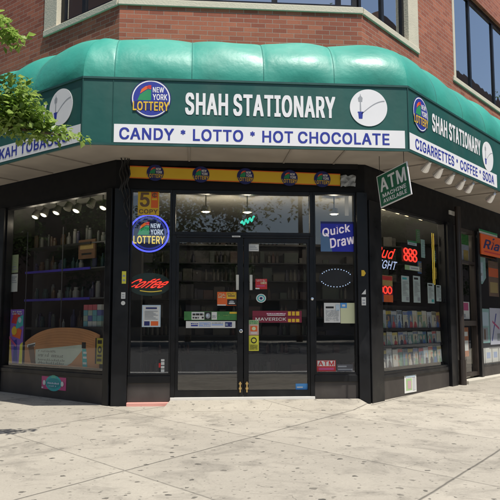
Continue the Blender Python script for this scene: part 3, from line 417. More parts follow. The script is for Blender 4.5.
# ============================================================ GROUND
def zp(x, y): return -0.10 + 0.015*y
def Lp(s, n): p = P('L', s, 0, n); return (p.x, p.y)
def Rp(s, n): p = P('R', s, 0, n); return (p.x, p.y)
SW = 4.6
MM().prism([(-250,-250),(250,-250),(250,250),(-250,250)], -1.0, -.36, M('asphalt', (.11,.11,.108), .9, var=.25, vscale=1.2, bump=.5, bscale=80)).build('road', kind='structure')
STRIPE = M('road_paint', (.72,.71,.66), .7, var=.15, vscale=8)
MM().prism([(-9,-9.75),(9,-9.75),(9,-9.35),(-9,-9.35)], -.359, -.355, STRIPE).build('road_marking', kind='structure')
# plaza corner: intersection of the kerb lines with the chamfer at y=-6.6
def lineY(pl, n, y):
    o, d, N = PL[pl]; p = o + N*n; s = (y-p.y)/d.y; return s
yk = -6.7
sL, sR = lineY('L', SW, yk), lineY('R', SW, yk)
poly = [Lp(sL, SW), Rp(sR, SW), Rp(30, SW), Rp(30, -6), (0.0, 12.0), Lp(30, -6), Lp(30, SW)]
poly_in = [Lp(sL+.07, SW-.15), Rp(sR+.07, SW-.15), Rp(30, SW-.15), Rp(30, -6), (0.0, 12.0), Lp(30, -6), Lp(30, SW-.15)]
MM().prism(poly_in, -.9, zp, PAVE).build('sidewalk', kind='structure', origin=(0,0,0))
rm = MM(); xa, xb, ya, yb_ = -.972, 1.561, -.037, -.62
q = [Vector((xa, ya, -.034)), Vector((xb, ya, -.034)), Vector((xb+.10, yb_, zp(0, yb_)+.003)), Vector((xa-.10, yb_, zp(0, yb_)+.003))]
rm.face([q[3], q[2], q[1], q[0]], PAVE)
for a, b in ((0,3),(3,2),(2,1),(1,0)):
    rm.face([q[a], q[b], q[b]-Vector((0,0,.2)), q[a]-Vector((0,0,.2))], PAVE)
rm.build('sidewalk_ramp', kind='structure', origin=(0,0,0))
KERB = M('granite_kerb', (.30,.29,.28), .8, var=.2, bump=.2)
kb = MM()
for a, b, c, d in ((Lp(30, SW), Lp(sL, SW), Lp(sL+.07, SW-.153), Lp(30, SW-.153)), (Lp(sL, SW), Rp(sR, SW), Rp(sR+.07, SW-.153), Lp(sL+.07, SW-.153)), (Rp(sR, SW), Rp(30, SW), Rp(30, SW-.153), Rp(sR+.07, SW-.153))):
    kb.prism([a, b, c, d], -.9, lambda x, y: zp(x, y)-.006, KERB)
kb.build('kerb', kind='structure')

# ============================================================ THE CORNER BUILDING
B = empty('corner_building', (0, 3, 0), 'red brick corner building with cream stone window bands and dark glass shopfront', 'building')
TOP = 11.0
WT = 7.42       # head of upper windows
for pl, s_end in (('L', 12.0), ('F', None), ('R', 12.0)):
    bl = {'F': [(XL, XR, 3.215, 5.405), (XL, XR, WT, TOP)],
          'L': [(0, s_end, 3.215, 5.405), (1.77, s_end, 5.406, WT), (0, s_end, WT+.001, TOP)],
          'R': [(0, s_end, 3.215, 5.37), (1.90, 3.40, 5.371, WT), (7.2, s_end, 5.371, WT), (0, s_end, WT+.001, TOP)]}[pl]
    for q in bl: MM().box(pl, *q, -.3, 0, BRICK).build('brick_wall', B)
    if pl == 'R': MM().box('R', 0, 1.90, 5.371, 5.405, -.3, -.001, BRICK).build('brick_wall', B)
rf = MM(); rp = [Lp(0,-.02), Rp(0,-.02), Rp(12,-.02), (Rp(12,-.02)[0]-7, Rp(12,-.02)[1]+7), (Lp(12,-.02)[0]+7, Lp(12,-.02)[1]+7), Lp(12,-.02)]
ROOFM = M('tar_roof', (.05,.05,.05), .9)
rf.prism(rp, TOP-.1, TOP-.02, ROOFM).build('roof', B)
back = MM()
b0, b1, b2, b3 = [Vector((x, y, 0)) for x, y in (rp[2], rp[3], rp[4], rp[5])]
for a, b in ((b0, b1), (b1, b2), (b2, b3)):
    d = (b-a).normalized(); nn = Vector((-d.y, d.x, 0))*.25
    back.prism([(a.x, a.y), (b.x, b.y), ((b+nn).x, (b+nn).y), ((a+nn).x, (a+nn).y)], -.4, TOP-.1, BRICK2)
back.build('rear_wall', B)
# sill courses and jambs
w = MM()
for pl, a, b in (('L', .03, 1.77), ('F', XL-.02, XR+.02), ('R', .03, 1.90)):
    w.box(pl, a, b, 5.405, 5.50, -.3, .028, CREAM)
w.build('sill_course', B, bevel=.008)
w = MM(); w.box('R', 3.34, 7.26, 5.372, 5.46, -.3, .028, CREAM); w.build('sill_course', B, bevel=.008)
w = MM(); w.box('L', 1.45, 1.77, 5.50, WT-.001, -.28, .012, CREAM); w.build('window_jamb', B, bevel=.006)
w = MM(); w.box('R', 1.53, 1.90, 5.50, WT-.001, -.28, .012, CREAM); w.build('window_jamb', B, bevel=.006)
w = MM(); w.box('R', 3.401, 3.49, 5.46, WT-.001, -.28, .012, CREAM); w.build('window_jamb', B, bevel=.006)
def upper_window(pl, a, b, z0, z1, mull, n=-.10, fw=.07):
    f = MM()
    f.box(pl, a, a+fw, z0, z1, n-.06, n+.03, FRAME); f.box(pl, b-fw, b, z0, z1, n-.06, n+.03, FRAME)
    f.box(pl, a+fw, b-fw, z0, z0+fw, n-.06, n+.028, FRAME); f.box(pl, a+fw, b-fw, z1-fw*1.6, z1, n-.06, n+.028, FRAME)
    for m in mull: f.box(pl, m-.04, m+.04, z0+fw, z1-fw*1.6, n-.06, n+.026, FRAME)
    o = f.build('window', B)
    es = [a+fw] + [k for m in mull for k in (m-.04, m+.04)] + [b-fw]
    for i in range(0, len(es), 2):
        g = MM(); pts = [P(pl, es[i], z0+fw, n), P(pl, es[i+1], z0+fw, n), P(pl, es[i+1], z1-fw*1.6, n), P(pl, es[i], z1-fw*1.6, n)]
        g.face(pts, GLASS_UP); g.build('pane', o)
upper_window('L', .05, 1.45, 5.50, WT, (.9,), fw=.09)
upper_window('F', XL+.05, XR-.05, 5.50, WT, (-.65, .45, 1.38))
upper_window('R', .05, 1.53, 5.50, WT, (.80,))
upper_window('R', 3.49, 7.2, 5.46, WT, (4.46, 5.80), fw=.06)
# upper floor inside: slab and dark partition behind the windows
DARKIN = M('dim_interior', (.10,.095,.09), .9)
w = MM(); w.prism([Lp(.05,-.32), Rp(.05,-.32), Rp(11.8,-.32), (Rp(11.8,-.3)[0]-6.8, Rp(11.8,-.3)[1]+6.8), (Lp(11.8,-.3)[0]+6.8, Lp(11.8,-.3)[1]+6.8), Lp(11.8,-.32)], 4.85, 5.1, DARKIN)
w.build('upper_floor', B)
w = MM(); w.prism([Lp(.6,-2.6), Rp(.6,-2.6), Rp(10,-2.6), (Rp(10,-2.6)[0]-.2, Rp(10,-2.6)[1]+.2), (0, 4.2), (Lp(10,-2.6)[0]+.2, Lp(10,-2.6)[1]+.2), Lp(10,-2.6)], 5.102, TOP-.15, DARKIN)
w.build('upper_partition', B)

# ---- shop interior shell
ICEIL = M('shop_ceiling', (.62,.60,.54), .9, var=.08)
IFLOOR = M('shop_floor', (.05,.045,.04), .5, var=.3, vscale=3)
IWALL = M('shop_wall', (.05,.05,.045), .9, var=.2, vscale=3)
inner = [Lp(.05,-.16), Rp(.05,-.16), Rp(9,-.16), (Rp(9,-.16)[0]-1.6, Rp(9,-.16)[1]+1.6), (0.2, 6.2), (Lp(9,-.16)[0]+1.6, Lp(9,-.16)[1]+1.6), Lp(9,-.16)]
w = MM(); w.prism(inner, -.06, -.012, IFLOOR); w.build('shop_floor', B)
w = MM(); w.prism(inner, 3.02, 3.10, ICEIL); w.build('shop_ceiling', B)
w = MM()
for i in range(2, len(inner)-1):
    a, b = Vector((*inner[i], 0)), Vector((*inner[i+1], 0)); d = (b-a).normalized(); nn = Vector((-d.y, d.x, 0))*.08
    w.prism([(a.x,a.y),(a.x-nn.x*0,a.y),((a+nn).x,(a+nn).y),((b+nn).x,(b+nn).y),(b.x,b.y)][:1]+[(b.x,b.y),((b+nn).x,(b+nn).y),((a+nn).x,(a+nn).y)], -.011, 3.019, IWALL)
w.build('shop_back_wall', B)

# ---- shopfront: headers
hd = MM()
hd.box('F', XL, XR, 2.79, 3.214, -.14, 0, HEADER); hd.box('F', -1.60, 1.60, 3.115, 3.19, .001, .04, FRAME)
hd.build('header', B)
hd = MM(); hd.box('L', .0, 12, 2.80, 3.214, -.14, 0, HEADER); hd.build('header', B)
hd = MM(); hd.box('R', .0, 12, 2.69, 3.214, -.14, 0, HEADER); hd.build('header', B)
# ---- corner posts
def post(pl, a, b, z1, n0, n1, m=FRAME):
    w = MM(); w.box(pl, a, b, -.35, z1, n0, n1, m); return w.build('post', B, bevel=.006)
post('F', -1.745, -1.54, 2.788, -.12, .075); post('F', 1.565, 1.715, 2.788, -.12, .075)
post('L', .005, .125, 2.798, -.12, .06); post('L', 2.60, 2.78, 2.798, -.12, .06); post('L', 5.4, 5.6, 2.798, -.12, .06)
post('R', .01, .36, 2.688, -.12, .06); post('R', 2.73, 2.98, 2.688, -.12, .07)
w = MM(); w.tube([P('R', 3.10, -.1, .10), P('R', 3.10, 3.0, .10)], .05, FRAME2, 12); w.tube([P('R', 3.10, -.12, .10), P('R', 3.10, .35, .10)], .062, FRAME2, 12); w.build('downpipe', B)
w = MM(); w.box('R', 2.985, 3.36, -.30, 2.688, -.14, .03, FRAME2); w.build('post', B, bevel=.006)
# ---- windows, sidelights, transom
def glazed(name, pl, a, b, z0, z1, fw=.035, n=-.03, mull=(), m=FRAME):
    f = MM()
    f.box(pl, a, a+fw, z0, z1, n-.05, n+.045, m); f.box(pl, b-fw, b, z0, z1, n-.05, n+.045, m)
    f.box(pl, a+fw, b-fw, z0, z0+fw, n-.05, n+.042, m); f.box(pl, a+fw, b-fw, z1-fw, z1, n-.05, n+.042, m)
    for k in mull: f.box(pl, k-.02, k+.02, z0+fw, z1-fw, n-.05, n+.04, m)
    o = f.build(name, B, bevel=.003)
    g = MM(); ins = fw*.5
    q = [(a+ins, z0+ins), (b-ins, z0+ins), (b-ins, z1-ins), (a+ins, z1-ins)]
    if pl == 'L': q = q[::-1]
    g.face([P(pl, s, z, n) for s, z in q], GLASS); g.build('pane', o)
    return o
def base(pl, a, b, z0, z1, n1=.012, rail=None):
    w = MM(); w.box(pl, a, b, z0, z1, -.12, n1, PANEL)
    if rail: w.box(pl, a, b, rail, z1-.002, n1+.001, n1+.018, FRAME)
    return w.build('base_panel', B, bevel=.003)
glazed('display_window', 'L', .127, 2.598, .30, 2.798, .032)
glazed('display_window', 'L', 2.782, 5.398, .30, 2.798, .032)
glazed('display_window', 'R', .362, 2.728, .255, 2.688, .032)
base('L', .127, 2.598, -.35, .298, rail=.24); base('L', 2.782, 5.398, -.35, .298); base('R', .362, 2.728, -.35, .253, rail=.20)
w = MM(); w.box('L', 5.6, 12, -.4, 2.798, -.14, -.002, BRICK); w.build('brick_wall', B)
glazed('sidelight', 'F', -1.538, -.975, .285, 2.788, .028); glazed('sidelight', 'F', .965, 1.563, .285, 2.788, .028)
base('F', -1.538, -.975, -.055, .283, rail=.19); base('F', .965, 1.563, -.055, .283, rail=.19)
glazed('transom_window', 'F', -.973, .963, 2.17, 2.788, .045, n=-.028)
# ---- doors
def door(a, b, sm, pull_s, bolt_s, lock_s, n=-.035):
    f = MM(); z0, z1 = .0, 2.135
    st = sm
    f.box('F', a, a+st[0], z0, z1, n-.04, n+.04, FRAME); f.box('F', b-st[1], b, z0, z1, n-.04, n+.04, FRAME)
    f.box('F', a+st[0], b-st[1], z0, .085, n-.04, n+.038, FRAME); f.box('F', a+st[0], b-st[1], z1-.06, z1, n-.04, n+.038, FRAME)
    o = f.build('door', B, bevel=.004)
    g = MM(); g.face([P('F', x, z, n) for x, z in ((a+.02,.05),(b-.02,.05),(b-.02,z1-.03),(a+.02,z1-.03))], GLASS); g.build('pane', o)
    h = MM(); h.box('F', pull_s-.018, pull_s+.018, 1.425, 1.63, n+.055, n+.07, M('pale_handle', (.62,.60,.52), .4, .3)); h.box('F', pull_s-.01, pull_s+.01, 1.44, 1.615, n+.038, n+.056, STEEL); h.build('handle', o)
    k = MM(); k.tube([P('F', bolt_s, .06, n+.055), P('F', bolt_s, .20, n+.055)], .012, BRASS); k.box('F', bolt_s-.018, bolt_s+.018, .10, .125, n+.04, n+.07, BRASS); k.box('F', bolt_s-.018, bolt_s+.018, .165, .185, n+.04, n+.07, BRASS); k.build('floor_bolt', o)
    if lock_s is not None:
        l = MM(); l.lathe(P('F', lock_s, .873, n+.04), [(.024,0),(.024,.012),(.015,.016)], STEEL, 14, Vector((0,-1,0))); l.build('lock', o)
door(-.915, -.006, (.04, .075), -.085, -.045, -.035)
door(.006, .905, (.065, .03), .10, .045, None)
dj = MM(); dj.box('F', -.974, -.918, 0.0, 2.168, -.10, .02, FRAME); dj.box('F', .908, .964, 0.0, 2.168, -.10, .02, FRAME); dj.box('F', -.916, .906, 2.138, 2.168, -.10, .02, FRAME)
dj.build('door_frame', B, bevel=.003)
w = MM(); w.lathe(P('F', .953-.015, 1.307, .02), [(.02,0),(.02,.012),(.0,.016)], STEEL, 12, Vector((0,-1,0))); w.build('buzzer', B)
# threshold: pale sill under the doors, pink stone on the left
w = MM(); w.box('F', -.974, .964, -.2, -.001, -.25, .035, M('white_sill_stone', (.62,.60,.56), .7, var=.06)); w.build('door_sill', B, bevel=.004)
w = MM(); w.box('F', -1.538, -.976, -.2, -.058, -.25, .10, M('pink_step_stone', (.62,.30,.25), .8, var=.12)); w.build('step', B, bevel=.006)
w = MM(); w.box('F', .966, 1.563, -.2, -.058, -.25, .06, M('worn_step_stone', (.42,.37,.31), .8, var=.12)); w.build('step', B, bevel=.006)
# ---- neighbouring entrance and window on the right wall
glazed('entrance_door', 'R', 3.36, 4.16, .03, 2.688, .07, n=-.05, m=FRAME2)
for a, b in ((.93,1.02),(2.05,2.10)): MM().box('R', 3.43, 4.09, a, b, -.09, .0, FRAME2).build('door_rail', B)
post('R', 4.162, 4.27, 2.688, -.12, .05)
glazed('display_window', 'R', 4.272, 7.2, .17, 2.688, .04, mull=(5.6,))
base('R', 4.272, 7.2, -.35, .168)
w = MM(); w.box('R', 7.2, 12, -.4, 2.688, -.14, -.002, BRICK); w.build('brick_wall', B)
w = MM(); w.box('R', 3.22, 9, -.4, -.005, -.3, .16, M('concrete_step', (.46,.43,.36), .85, var=.12, bump=.2)); w.build('step', B, bevel=.01)
w = MM(); w.box('R', 2.95, 3.2, 2.86, 2.93, .0, .02, PAPER); w.build('house_number_plate', B)

# ============================================================ AWNING
A = empty('awning', (0, -.5, 3.12), 'green shop awning with teal rounded hood and white lettering around the corner', 'awning')
ND, ZB, ZF, ZT = 1.08, 3.12, 3.958, 4.75
RL, RR = .917, .887
CL = lambda n: Vector((XL - .273*n, -n, 0)); CR = lambda n: Vector((XR + .273*n, -n, 0))
def apt(pl, s, nf):
    if pl == 'F': return None
    return P(pl, s, 0, nf*(RL if pl == 'L' else RR))
KL, KR = .485, .537
stations = {'F': [None, -1.66, -.72, .17, 1.06, None], 'L': [None, .50, 1.42, 2.34, 3.26, 4.2, 5.1, 6.0], 'R': [None, .32, 1.25, 2.18, 3.1, 4.0, 4.9, 5.8, 6.7, 7.6]}
def hood_pt(pl, i, u, nf):
    """point between rib i and i+1 of face pl at plan depth nf"""
    st = stations[pl]
    def sta(k):
        if pl == 'F':
            if st[k] is None: return CL(nf) if k == 0 else CR(nf)
            return Vector((st[k], -nf, 0))
        if st[k] is None: return P(pl, -(KL if pl == 'L' else KR)*nf, 0, nf*(RL if pl == 'L' else RR))
        return P(pl, st[k], 0, nf*(RL if pl == 'L' else RR))
    return sta(i).lerp(sta(i+1), u)
NT, NU = 20, 24
rng = random.Random(5)
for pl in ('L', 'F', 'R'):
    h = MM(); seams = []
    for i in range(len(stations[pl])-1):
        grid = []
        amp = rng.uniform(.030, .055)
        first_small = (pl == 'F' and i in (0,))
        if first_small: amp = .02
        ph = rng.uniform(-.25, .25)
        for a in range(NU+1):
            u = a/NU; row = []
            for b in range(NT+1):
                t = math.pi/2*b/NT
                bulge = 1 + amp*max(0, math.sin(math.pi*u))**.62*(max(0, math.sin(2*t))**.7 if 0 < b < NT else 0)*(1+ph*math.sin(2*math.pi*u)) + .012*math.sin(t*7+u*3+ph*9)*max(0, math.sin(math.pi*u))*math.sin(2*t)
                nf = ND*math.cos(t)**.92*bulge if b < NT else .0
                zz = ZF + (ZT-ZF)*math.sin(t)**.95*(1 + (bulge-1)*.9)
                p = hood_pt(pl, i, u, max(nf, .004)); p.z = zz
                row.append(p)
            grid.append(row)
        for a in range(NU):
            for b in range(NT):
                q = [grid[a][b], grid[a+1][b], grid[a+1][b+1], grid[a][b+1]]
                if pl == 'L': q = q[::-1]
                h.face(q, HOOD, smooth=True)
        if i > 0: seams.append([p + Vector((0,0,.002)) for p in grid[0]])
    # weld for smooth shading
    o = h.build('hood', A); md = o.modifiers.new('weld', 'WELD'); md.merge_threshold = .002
    for q in seams: MM().tube(q, .006, SEAM, 6).build('seam', o)
# fascia, soffit
def facepoly(pl, n0, n1, s_end):
    if pl == 'F': return [tuple(CL(n1)[:2]), tuple(CR(n1)[:2]), tuple(CR(n0)[:2]), tuple(CL(n0)[:2])]
    r, k = (RL, KL) if pl == 'L' else (RR, KR)
    q = [P(pl, -k*n1, 0, r*n1), P(pl, s_end, 0, r*n1), P(pl, s_end, 0, r*n0), P(pl, -k*n0, 0, r*n0)]
    q = [(p.x, p.y) for p in q]
    return q if pl == 'R' else q[::-1]
SEND = {'L': 6.0, 'F': 0, 'R': 7.6}
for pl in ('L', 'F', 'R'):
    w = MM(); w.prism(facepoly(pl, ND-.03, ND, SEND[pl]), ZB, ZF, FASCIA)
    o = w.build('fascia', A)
    t = MM(); t.prism(facepoly(pl, ND+.0005, ND+.012, SEND[pl]), ZF-.02, ZF+.006, PIPE); t.prism(facepoly(pl, ND+.0005, ND+.010, SEND[pl]), ZB-.004, ZB+.022, PIPE); t.build('piping', o)
    w = MM(); w.prism(facepoly(pl, .02, ND-.04, SEND[pl]), 3.19, 3.205, OFFW)
    o = w.build('soffit', A)
# soffit battens and front tube
w = MM()
BAT = M('soffit_batten', (.30,.27,.24), .7)
for x in (-.75, .55, 1.25): MM().box('F', x-.012, x+.012, 3.176, 3.189, .06, 1.03, BAT).build('soffit_batten', A)
for pl, r in (('L', RL), ('R', RR)):
    for s in (.45, 1.35, 2.25, 3.15): MM().box(pl, s-.012, s+.012, 3.176, 3.189, .06, .98*r, BAT).build('soffit_batten', A)
# vertical seams on the fascia
w = MM()
w.tube([P('F', -1.672, ZB+.02, ND+.002), P('F', -1.672, ZF-.02, ND+.002)], .006, PIPE, 6); w.build('fascia_seam', A)
for c in (CL, CR):
    p = c(ND+.003); MM().tube([p+Vector((0,0,ZB)), p+Vector((0,0,ZF))], .008, PIPE, 6).build('fascia_seam', A)
# lettering
nFa = ND + .003
def disc_logo(mm, fr):
    slab(mm, fr, ell(k=48), WHITE, .004)
    g = .0055
    # lamp post with curved wisp
    mm.fig(fr, [(.235,.20),(.33,.20),(.345,.36),(.22,.36)], BLUE, g); mm.fig(fr, [(.20,.36),(.365,.36),(.355,.39),(.21,.39)], BLUE, g)
    mm.fig(fr, [(.262,.39),(.302,.39),(.296,.66),(.268,.66)], GREY, g)
    mm.fig(fr, [(.235,.66),(.33,.66),(.345,.76),(.285,.83),(.22,.76)], GREY, g)
    mm.fig(fr, [(.27,.83),(.295,.83),(.285,.88)], GREY, g)
    arc = [(.31 + .62*i/14, .33 + .36*math.sin(math.pi/2*i/14*.98)) for i in range(15)]
    for i in range(14):
        (a, b), (c, d) = arc[i], arc[i+1]
        mm.fig(fr, [(a, b-.013), (c, d-.013), (c, d+.013), (a, b+.013)], GREY, g)
w = MM(); fr = frame('F', -.80, 1.065, 3.515, 3.795, nFa); w.text(fr, 'SHAH STATIONARY', 0, 1, 0, 1, WHITE, n=.002, off=.035, smear=.0042); w.build('name_lettering', A)
w = MM(); fr = frame('F', -1.458, -.972, 3.465, 3.945, nFa); emblem(w, fr); w.build('emblem', A)
w = MM(); fr = frame('F', 1.25, 1.727, 3.425, 3.90, nFa); disc_logo(w, fr); w.build('lamp_disc', A)
w = MM(); fr = frame('F', -1.655, 1.945, 3.152, 3.378, nFa); slab(w, fr, RECT, WHITE, .003)
w.text(fr, 'CANDY * LOTTO * HOT CHOCOLATE', .018, .945, .16, .82, BLUE, n=.005, off=.03, smear=.0008); w.build('white_band', A)
nL, nR = ND*RL + .003, ND*RR + .003
w = MM(); fr = frame('L', 2.05, .20, 3.52, 3.76, nL); w.text(fr, 'SHAH STATIONARY', 0, 1, 0, 1, WHITE, n=.002, off=.035, smear=.0042); w.build('name_lettering', A)
w = MM(); fr = frame('L', .135, -.335, 3.43, 3.895, nL); disc_logo(w, fr); w.build('lamp_disc', A)
w = MM(); fr = frame('L', 3.2, -.50, 3.152, 3.372, nL); slab(w, fr, RECT, WHITE, .003)
w.text(fr, 'HOOKAH TOBACCO', (3.2-1.72)/3.7, (3.2+.28)/3.7, .18, .84, BLUE, n=.005, off=.03, smear=.0008); w.build('white_band', A)
w = MM(); fr = frame('R', .14, 1.93, 3.54, 3.79, nR); w.text(fr, 'SHAH STATIONARY', 0, 1, 0, 1, WHITE, n=.002, off=.035, smear=.0042); w.build('name_lettering', A)
w = MM(); fr = frame('R', -.45, .01, 3.45, 3.91, nR); emblem(w, fr); w.build('emblem', A)
w = MM(); fr = frame('R', 2.0, 2.48, 3.36, 3.83, nR); disc_logo(w, fr); w.build('lamp_disc', A)
w = MM(); fr = frame('R', -.565, 2.62, 3.15, 3.365, nR); slab(w, fr, RECT, WHITE, .003)
w.text(fr, 'CIGARRETTES * COFFEE * SODA', .05, .955, .16, .82, BLUE, n=.005, off=.03, smear=.0008); w.build('white_band', A)
# ============================================================ SIGNS ON AND BEHIND THE FRONT GLASS
# yellow strip with emblems over the doors
tilt = math.atan2(-.06, 2.9)
w = MM(); fr = frame('F', -1.555, 1.345, 2.905, 3.075, .046, tilt); slab(w, fr, RECT, YEL, .004)
w.fig(fr, rect(.0,.0,1,.07), ORG, .0052); w.fig(fr, rect(.0,.93,1,1), ORG, .0052)
bn = w.build('banner', None, 'long yellow paper banner with round emblems above the doors', 'banner')
for cx in (-1.21, -.59, .02, .63, 1.09):
    w = MM(); zc = 2.99 - .0207*(cx+.105); f2 = frame('F', cx-.116, cx+.116, zc-.112, zc+.112, .0525, tilt); emblem(w, f2, .003, NAVY, NAVY); w.build('emblem', bn)
# crumpled foil end piece
w = MM(); rg = random.Random(3); g = [[P('F', 1.345+.21*i/6, 2.86+.16*j/4+rg.uniform(-.012,.012), .05+rg.uniform(0,.05)) for j in range(5)] for i in range(7)]
for i in range(6):
    for j in range(4): w.face([g[i][j], g[i+1][j], g[i+1][j+1], g[i][j+1]], GREY)
w.build('torn_wrap', None, 'crumpled grey scrap at the right end of the yellow banner', 'wrap')

YB = -.0255     # just inside the glass
poster('price_poster', 'yellow copy price poster with a big brown 5 above the round neon', 'poster', 'F', -1.443, -1.155, 2.44, 2.775, -.026, YEL,
   [((.62,.30,.95,.97), ORG), ((.66,.62,.90,.70), YEL)], [('5', .10, .55, .34, .93, BROWN, dict(off=.05)), ('¢', .66, .90, .72, .93, BROWN), ('COPY', .06, .94, .06, .24, BROWN, dict(off=.04))])
NB = M('blue_neon', (.10,.12,1.0), .4, emit=1.0); NRED = M('red_neon', (1.0,.05,.03), .4, emit=1.0); NTEAL = M('teal_neon', (.05,.75,.55), .4, emit=.7)
NWH = M('white_neon', (.55,.65,1.0), .4, emit=.55); NYL = M('yellow_neon', (.85,.62,.08), .4, emit=.25); LEDW = M('white_led', (.55,.70,1.0), .4, emit=.8)
SBLUE = M('backlit_blue', (.03,.04,.35), .4, emit=.35)
def ring(mm, pl, s, z, rs, rz, n, r, m, k=48):
    pts = [P(pl, s+rs*math.cos(2*math.pi*i/k), z+rz*math.sin(2*math.pi*i/k), n) for i in range(k+1)]; mm.tube(pts, r, m, 6)
w = MM(); fr = frame('F', -1.52, -1.05, 1.97, 2.42, -.062); emblem(w, fr, .012, NAVY, SBLUE, True)
ls = w.build('neon_sign', None, 'round blue lit lottery sign in left front window', 'neon sign')
w = MM(); ring(w, 'F', -1.285, 2.195, .262, .25, -.048, .012, NB); w.build('neon_tube', ls)
def neon_text(name, label, pl, s0, s1, z0, z1, n, body, m, shear=.25, board=None, tilt=0., extra=None, off=-.005, parts=()):
    w = MM(); fr = frame(pl, s0, s1, z0, z1, n, tilt)
    if board: slab(w, fr, board[0], board[1], .008, -.02)
    else:
        for v in (.1, .9): w.tube([fr(-.03, v, -.015), fr(1.03, v, -.015)], .004, BLACK, 5)
    o = w.build(name, None, label, 'neon sign')
    t = MM(); t.text(fr, body, 0, 1, 0, 1, m, n=0., off=off, shear=shear); t.text(fr, body, 0, 1, 0, 1, m, n=-.008, off=off, shear=shear)
    if extra: extra(t, fr)
    t.build('neon_tube', o)
    return o
neon_text('neon_sign', 'red glowing coffee sign on dark oval board in left sidelight', 'F', -1.52, -1.03, 1.45, 1.575, -.055, 'Coffee', NRED, .35,
   ([( .5+.60*math.cos(2*math.pi*i/32), .4+1.25*math.sin(2*math.pi*i/32)) for i in range(32)], M('dark_green_board', (.012,.045,.04), .5)),
   extra=lambda t, fr: t.tube([fr(.25+.6*i/12, -.28-.12*math.sin(math.pi*i/12), .002) for i in range(13)], .006, NYL, 5), off=.012)
def fine(u0, u1, v0, v1, rows, m, seed=1, dens=.7):
    r = random.Random(seed); out = []
    for i in range(rows):
        h = (v1-v0)/rows; u = u0
        while u < u1:
            d = r.uniform(.012, .05)*(1 if u1-u0 > .5 else 1.4)
            if r.random() < dens: out.append(((u, v0+i*h+h*.15, min(u1, u+d), v0+i*h+h*r.uniform(.55,.8)), m))
            u += d + .012
    return out
lines = lambda us, v0, v1, n, m: [((us[0], v0+(v1-v0)*i/n, us[1]-(.12*((i*7)%3)), v0+(v1-v0)*(i+.45)/n), m) for i in range(n)]
poster('paper_notice', 'pale blue framed notice taped in the left sidelight under the coffee sign', 'notice', 'F', -1.362, -1.115, .927, 1.22, YB-.004, PAPERB,
   [((.06,.05,.94,.95), PAPER), ((.12,.06,.42,.26), NAVY), ((.48,.06,.88,.26), ORG)] + lines((.14,.86), .34, .76, 7, GREY) + [((.2,.82,.8,.89), NAVY)])
poster('small_decal', 'small upright white and red decal low in left sidelight', 'sticker', 'F', -1.13, -1.055, .33, .50, YB-.004, BLACK,
   [((.4,.0,1,.22), PAPER), ((.4,.28,1,.48), PAPER), ((.4,.55,1,.78), PAPER), ((.4,.83,1,1), PAPER), ((.0,.35,.34,.7), REDP)])
# left door stickers
poster('orange_sticker', 'orange square advert high on the left door beside the handle', 'sticker', 'F', -.355, -.095, 1.215, 1.40, -.032, ORG,
   [((.48,.5,1,.98), YEL), ((.52,.04,1,.46), BLACK), ((0,0,.45,.08), PAPER), ((.55,.66,.92,.74), BROWN), ((.6,.12,.92,.2), PAPER), (ell(cu=.75,cv=.28,ru=.13,rv=.09,k=16), GREY)] + fine(.05,.42,.55,.9,4,PAPERY,11) + fine(.52,.95,.78,.94,2,BROWN,12))
poster('green_sticker', 'long green strip sticker with pale panels across the left door', 'sticker', 'F', -.80, -.088, 1.018, 1.135, -.032, M('leaf_green_print', (.05,.20,.05), .5, var=.5, vscale=14),
   [((.14,.06,.38,.94), PAPER), ((.52,.06,.62,.94), PAPER), ((.39,.06,.51,.94), BLACK), ((.86,.75,1,.95), YEL), (ell(cu=.45,cv=.5,ru=.045,rv=.32,k=14), GREY), (ell(cu=.44,cv=.55,ru=.02,rv=.16,k=12), PAPERB)] + fine(.16,.37,.14,.86,2,BLACK,3,.95) + fine(.53,.61,.2,.8,3,GREY,4) + fine(.65,.85,.25,.7,2,M('grass_print', (.16,.30,.08), .6),5), [('BUY', .16, .36, .54, .86, BLACK, {}), ('HERE', .16, .36, .14, .46, BLACK, {})][:0] + [])
poster('white_sticker', 'long white strip sticker below the green one on the left door', 'sticker', 'F', -.774, -.108, .913, 1.005, -.032, PAPER,
   [((.10,.25,.24,.45), BLUE), ((.26,.2,.5,.8), M('light_blue_print', (.35,.45,.70), .6)), ((.52,.35,.75,.6), M('light_blue_print')), ((.79,.18,.93,.85), NAVY)] + fine(.10,.24,.52,.8,1,BLUE,7) + fine(.27,.49,.28,.72,2,PAPER,8) + fine(.52,.75,.66,.85,1,GREY,9) + fine(.80,.92,.35,.7,2,PAPERB,10))
# right door stickers
poster('paper_notice', 'small white paper at the top of the right door', 'notice', 'F', .075, .212, 1.96, 2.056, -.032, PAPER, lines((.12,.9), .2, .9, 3, GREY))
poster('red_sticker', 'red and cream sticker at the top of the right door stack', 'sticker', 'F', .165, .325, 1.44, 1.58, -.032, REDP, [((.0,.0,.35,.12), PAPER), ((.45,.5,.95,.7), PAPERY), ((.1,.25,.8,.38), PINK)] + fine(.06,.9,.74,.95,2,PAPER,19) + fine(.48,.92,.53,.68,1,REDP,20))
poster('round_sticker', 'small round white and blue sticker on the right door', 'sticker', 'F', .175, .31, 1.255, 1.375, -.032, PAPER, [(ell(ru=.40, rv=.40), TEALP), (ell(ru=.27, rv=.27), PAPER), (ell(ru=.15, rv=.15), NAVY)], shape=ell())
poster('maroon_sticker', 'upper maroon cigarette sticker with two yellow blocks on right door', 'sticker', 'F', .125, .80, 1.072, 1.145, -.032, MAROON, [((.28,.35,.68,.62), PINK), ((.30,.12,.66,.26), PAPER), ((.72,.12,.95,.88), YEL)] + fine(.29,.67,.37,.60,1,WHITE,16,.85) + [((.78,.12,.80,.88), MAROON), ((.86,.12,.88,.88), MAROON)])
